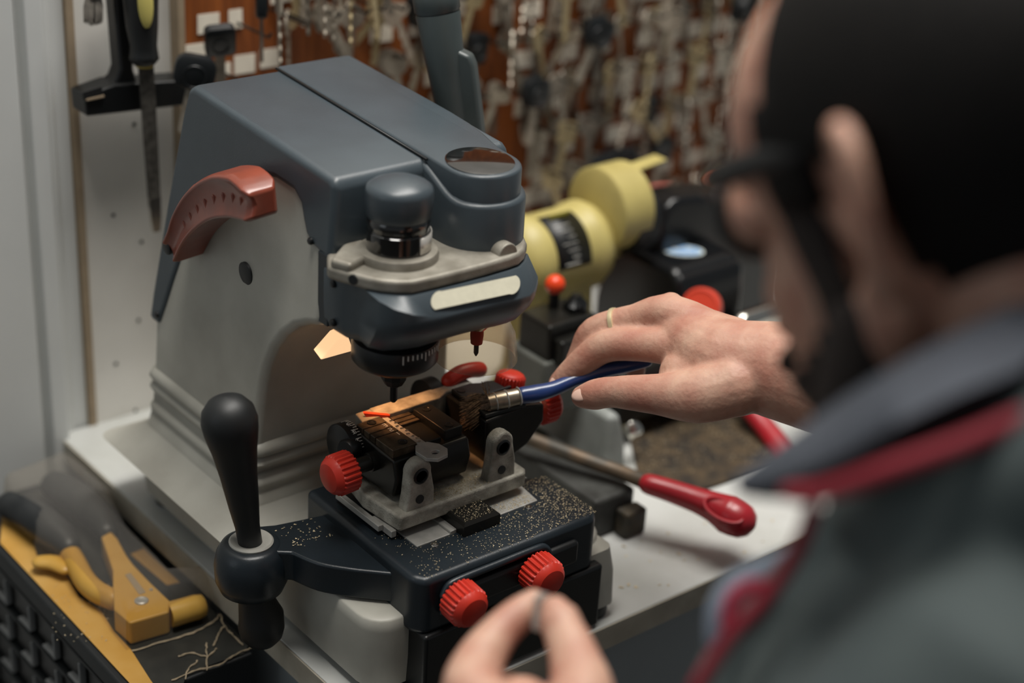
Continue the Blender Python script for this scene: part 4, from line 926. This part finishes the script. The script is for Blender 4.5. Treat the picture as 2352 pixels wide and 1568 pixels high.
# nails
def nail(px, py, d, nrm, tip, r, parent):
    nrm = (Vector(nrm)).normalized(); m3 = frame(nrm, tip); c = at(px, py, d)
    return obj('fingernail', B().ell(c, (r*1.25, r*.8, r*.30), m3, 20), M('nail','c7a595',.35), parent)
nail(1336, 906, 1.1965, -FW*.9+UP*.35-RT*.25, -RT-UP*.15, .0060, person)
nail(1279, 872, 1.2370, -FW*.75+UP*.55-RT*.3, -RT*.7-UP*.7, .0055, person)
# ring
rp, rq = ja(1404,748,1.238), ja(1440,740,1.233); ra = (rp-rq).normalized()
obj('ring', B().lathe([(.0118,-.0018),(.0126,-.0016),(.0128,0),(.0126,.0016),(.0118,.0018)], rp.lerp(rq,.3), ra, 40), M('gold','e6d6ae',.3,.5), person)
# ---- hair: cap cut along the hairline
def shell(c, r, keep, name, m, th, n=64):
    b = B(); b.ell(c, r, HM3, n); dl = []
    for f in b.bm.faces:
        p = HM3.transposed()@(f.calc_center_median()-H)
        if not keep(p): dl.append(f)
    bmesh.ops.delete(b.bm, geom=dl, context='FACES'); return obj(name, b, m, person, solid=th, smooth=80)
def hairline(p):
    f, l, u = p
    if f > .012: return (u > .006 and f < .030-.46*max(u-.045,0))
    if f > .004: return u > .006
    if f > -.030: return u > .026
    return u > -.055-.03*(f < -.07)
shell(hh(-.010,0,.036), (.104,.0835,.092), hairline, 'hair', hair_m, .006)
for s in (1,-1): obj('sideburn', B().tube([hh(.020,.0740*s,.030), hh(.018,.0735*s,.005), hh(.012,.0725*s,-.025), hh(.012,.0690*s,-.045)], [.013,.012,.010,.012], 12, sub=3, flat=(hl,.35)), beard_m, person, smooth=80)
shell(hh(.046,0,-.027), (.0520,.0664,.080), lambda p: p[2] < -.034-.55*(p[0]-.012) and p[0] > .004 and p[2] < -.030, 'jaw_beard', beard_m, .003)
b = B()
for s in (1,-1): b.tube([hh(.006,.0690*s,-.040), hh(.018,.0640*s,-.070), hh(.045,.046*s,-.095), hh(.072,.018*s,-.108), hh(.082,0,-.106)], [.0135,.0200,.0205,.0190,.0185], 16, sub=4)
b.tube([hh(.096,.026,-.060), hh(.104,0,-.055), hh(.096,-.026,-.060)], [.006,.007,.006], 10, sub=3)
obj('beard', b, beard_m, person, smooth=80, remesh=.003, smit=4)
# ---- glasses
gm = M('glasses_black','0c0c0e',.3)
gl = B()
for s in (1,-1):
    gl.tube([hh(.080,.062*s,.029), hh(.058,.074*s,.031), hh(.010,.082*s,.032), hh(-.016,.082*s,.030)], [.0036,.0038,.0036,.003], 8, sub=3, flat=(hu,1.7))
    c = hh(.088,.034*s,.012); ring = [c+hl*s*.027*math.cos(2*math.pi*k/28)*1.05+hu*.0195*math.sin(2*math.pi*k/28)-hf*.010*abs(math.cos(2*math.pi*k/28))*(math.cos(2*math.pi*k/28) > 0) for k in range(29)]
    gl.tube(ring, .0026, 8, round_ends=False)
gl.tube([hh(.089,.010,.016), hh(.094,0,.019), hh(.089,-.010,.016)], .0024, 8)
gls = obj('glasses', gl, gm, person, smooth=60)
for s in (1,-1):
    c = hh(.087,.034*s,.012); ring = [c+hl*s*.027*math.cos(2*math.pi*k/28)+hu*.019*math.sin(2*math.pi*k/28)-hf*.009*abs(math.cos(2*math.pi*k/28))*(math.cos(2*math.pi*k/28) > 0) for k in range(28)]
    obj('lens', B().loft([ring, [p+hf*.0012 for p in ring]]), film('lens_glass','c8c6c2',.06), gls)
# ---- shirt
sb = B()
sb.tube([at(2560,1290,0.7022), at(2380,1500,0.7161), at(2230,1720,0.7300), at(2130,2000,0.7392)], [.088,.097,.104,.107], 28)
sb.tube([at(2490,1270,0.6884), at(2420,1350,0.6791), at(2330,1600,0.6468), SH[1], SH[1].lerp(ELB,.55)], [.048,.064,.066,.058,.056], 24)
sb.ell(NB-Vector((0,.01,.040)), (.095,.080,.050))
sb.tube([NB+lf*.05-Vector((0,0,.035)), SH[-1], SH[-1].lerp(EL,.7)], [.070,.068,.064], 22)
sb.tube([NB-Vector((0,0,.06)), NB-Vector((0,0,.25)), NB-Vector((0,0,.42))-fwd*.03, NB-Vector((0,0,.58))-fwd*.05], [.105,.135,.130,.135], 28)
sb.tube([at(1915,1160,0.7088), at(1990,1180,0.6930), at(2120,1150,0.6668), at(2352,1090,0.6405), at(2500,1050,0.6300)], [.006,.016,.026,.034,.04], 20)
sb.tube([at(1905,1180,0.7088), at(1850,1300,0.7245), at(1775,1390,0.7350), at(1690,1500,0.7402), at(1640,1600,0.7455)], [.006,.012,.014,.014,.014], 16)
shirt = obj('shirt', sb, shirt_m, person, remesh=.006, smit=8)
tr_b = B()
for s in (1,-1):
    hip = HIPC+lf*s*.085; kn = Vector((hip.x, hip.y+.03, -.44)); an = Vector((hip.x, hip.y-.01, -.83)); tr_b.tube([hip+Vector((0,0,.06)), hip.lerp(kn,.5), kn, an], [.105,.092,.072,.060], 20)
obj('trousers', tr_b, M('dark_trousers','23262c',.85), person, remesh=.008, smit=6)
for s in (1,-1):
    an = Vector((HIPC.x+lf.x*s*.085, HIPC.y+lf.y*s*.085-.01, -.83)); obj('shoe', B().tube([an+Vector((0,-.04,-.025)), an+Vector((0,.06,-.027)), an+Vector((0,.17,-.035))], [.044,.042,.034], 18), soft_black, person)
# ---- collar, in bands from its top edge down
cur = {}
cur[0] = [(2480,620,0.6468),(2352,692,0.6376),(2200,768,0.6357),(2050,852,0.6422),(1950,912,0.6533),(1850,986,0.6699),(1760,1050,0.6857),(1697,1098,0.6995)]
cur[1] = [(2480,760,0.6210),(2352,842,0.6154),(2200,905,0.6154),(2050,980,0.6264),(1950,1040,0.6412),(1850,1085,0.6607),(1770,1115,0.6819),(1700,1122,0.6976)]
cur[2] = [(2480,870,0.6376),(2352,935,0.6320),(2200,995,0.6302),(2050,1055,0.6357),(1950,1095,0.6468),(1860,1126,0.6616),(1790,1142,0.6819),(1710,1128,0.6995)]
bc = B(); C0, C1, C2 = [curve([at(*p) for p in cur[i]], 5) for i in (0,1,2)]

def wrap(dz, r):      # the collar goes on round the nape to the far side
    c = NB+Vector((0,-.004,dz)); return [c+fwd*.070*r-lf*.050*r-Vector((0,0,.03)), c+fwd*.015-lf*.082*r-Vector((0,0,.010)), c-fwd*.055*r-lf*.062*r, c-fwd*.082*r, c-fwd*.066*r+lf*.050*r]
C0, C1, C2 = [curve(wrap(dz, r)+[at(*p) for p in cur[i]], 5) for i,dz,r in ((0,.030,.86),(1,.004,1.04),(2,-.016,1.02))]
n_ = len(C0); vs = C0+C1; bc.faces(vs, [(i,i+1,n_+i+1,n_+i) for i in range(n_-1)])
bc.mat(1).faces(C1+C2, [(i,i+1,n_+i+1,n_+i) for i in range(n_-1)])
bmesh.ops.remove_doubles(bc.bm, verts=bc.bm.verts, dist=1e-5)
obj('collar', bc, [coll_m, coll_d], person, solid=.0036, smooth=80)
obj('collar_piping', B().tube(curve([at(2480,905,0.6172), at(2352,958,0.6154), at(2200,1022,0.6154), at(2050,1075,0.6228), at(1950,1112,0.6357), at(1870,1132,0.6524), at(1815,1128,0.6726)], 5), .0042, 12, flat=(UP,1.0)), pipe_m, person)
obj('placket_piping', B().tube(curve([at(1868,1170,0.6791), at(1838,1250,0.6838), at(1790,1330,0.6911), at(1735,1400,0.6949), at(1690,1445,0.6986), at(1650,1500,0.7022), at(1600,1580,0.7069)], 5), .0036, 12), pipe_m, person)
obj('pocket_flap', B().tube([at(1640,1470,0.7392), at(1660,1400,0.7392), at(1700,1350,0.7392), at(1770,1310,0.7392), at(1830,1270,0.7392)], [.004,.007,.008,.007,.004], 18, sub=4), M('blue_grey_cloth','7d8796',.85), person)
obj('pocket_piping', B().tube(curve([at(1672,1430,0.7170), at(1680,1385,0.7161), at(1702,1358,0.7161), at(1735,1345,0.7170), at(1762,1352,0.7188)], 5), .0036, 10), M('crimson_piping','a52340',.7), person)

# ================================================================ what the hands hold
bt_ = thing('brush', at(1150,920,1.222), 'short flat brush with blue wooden handle held in the right hand over the clamp', 'brush')
e0, e1 = at(1120,926,1.219), at(1198,908,1.226)
b = B().tube([e0, e0.lerp(e1,.5), e1], [.0068,.0066,.0058], 24, round_ends=False, flat=(UP,1.0)); fe = obj('ferrule', b, M('tin_ferrule','a39888',.35,.85,col2='7f7568',vs=80), bt_, smooth=60)
for t in (.22,.55,.92): obj('crimp', B().lathe([(.0066,-.0006),(.0071,0),(.0066,.0006)], e0.lerp(e1,t), e1-e0, 28), steel, fe)
blue = M('blue_lacquer','1d3568',.3,coat=.3)
obj('handle', B().tube([e1, at(1232,903,1.229), at(1270,893,1.232), at(1320,872,1.234), at(1380,852,1.236), at(1440,840,1.237), at(1487,831,1.238)], [.0062,.0066,.0056,.0050,.0056,.0050,.0036], 24, sub=5), blue, bt_, smooth=70)
b = B(); rnd = random.Random(9); axb = (e1-e0).normalized(); upb = (UP-axb*UP.dot(axb)).normalized(); sdb = axb.cross(upb)
for k in range(420):
    a = rnd.uniform(-1,1); c = rnd.uniform(-1,1); 
    if a*a+c*c > 1: continue
    p0 = e0+upb*.0062*a+sdb*.0062*c+axb*.001; tip_ = at(1062+rnd.uniform(-8,26), 948+a*-38+rnd.uniform(-8,8), 1.216+.008*c)
    if rnd.random() < .03: tip_ = at(1110+rnd.uniform(-10,20), 880+rnd.uniform(-6,20), 1.215)
    b.tube([p0, p0.lerp(tip_,.5)+upb*.001*a, tip_], [.00028,.00026,.0001], 4, round_ends=False)
obj('bristles', b, M('brush_bristle','94785c',.6,col2='4a3a2b',vs=500), bt_)
kb2 = thing('key_blank', at(1240,1395,.893), 'small silver key blank pinched between thumb and forefinger of the left hand', 'key')
m3 = frame(-FW+RT*.3, UP+RT*.1); c = at(1243,1402,.893)
b = B().loft([[c+m3@Vector((h,w_,z)) for h,w_ in ((.009,-.0032),(.0095,.001),(.007,.0042),(-.010,.0042),(-.012,-.004),(.002,-.0052))] for z in (-.0012,.0012)])
obj('blade', b, steel, kb2, bevel=.0005)
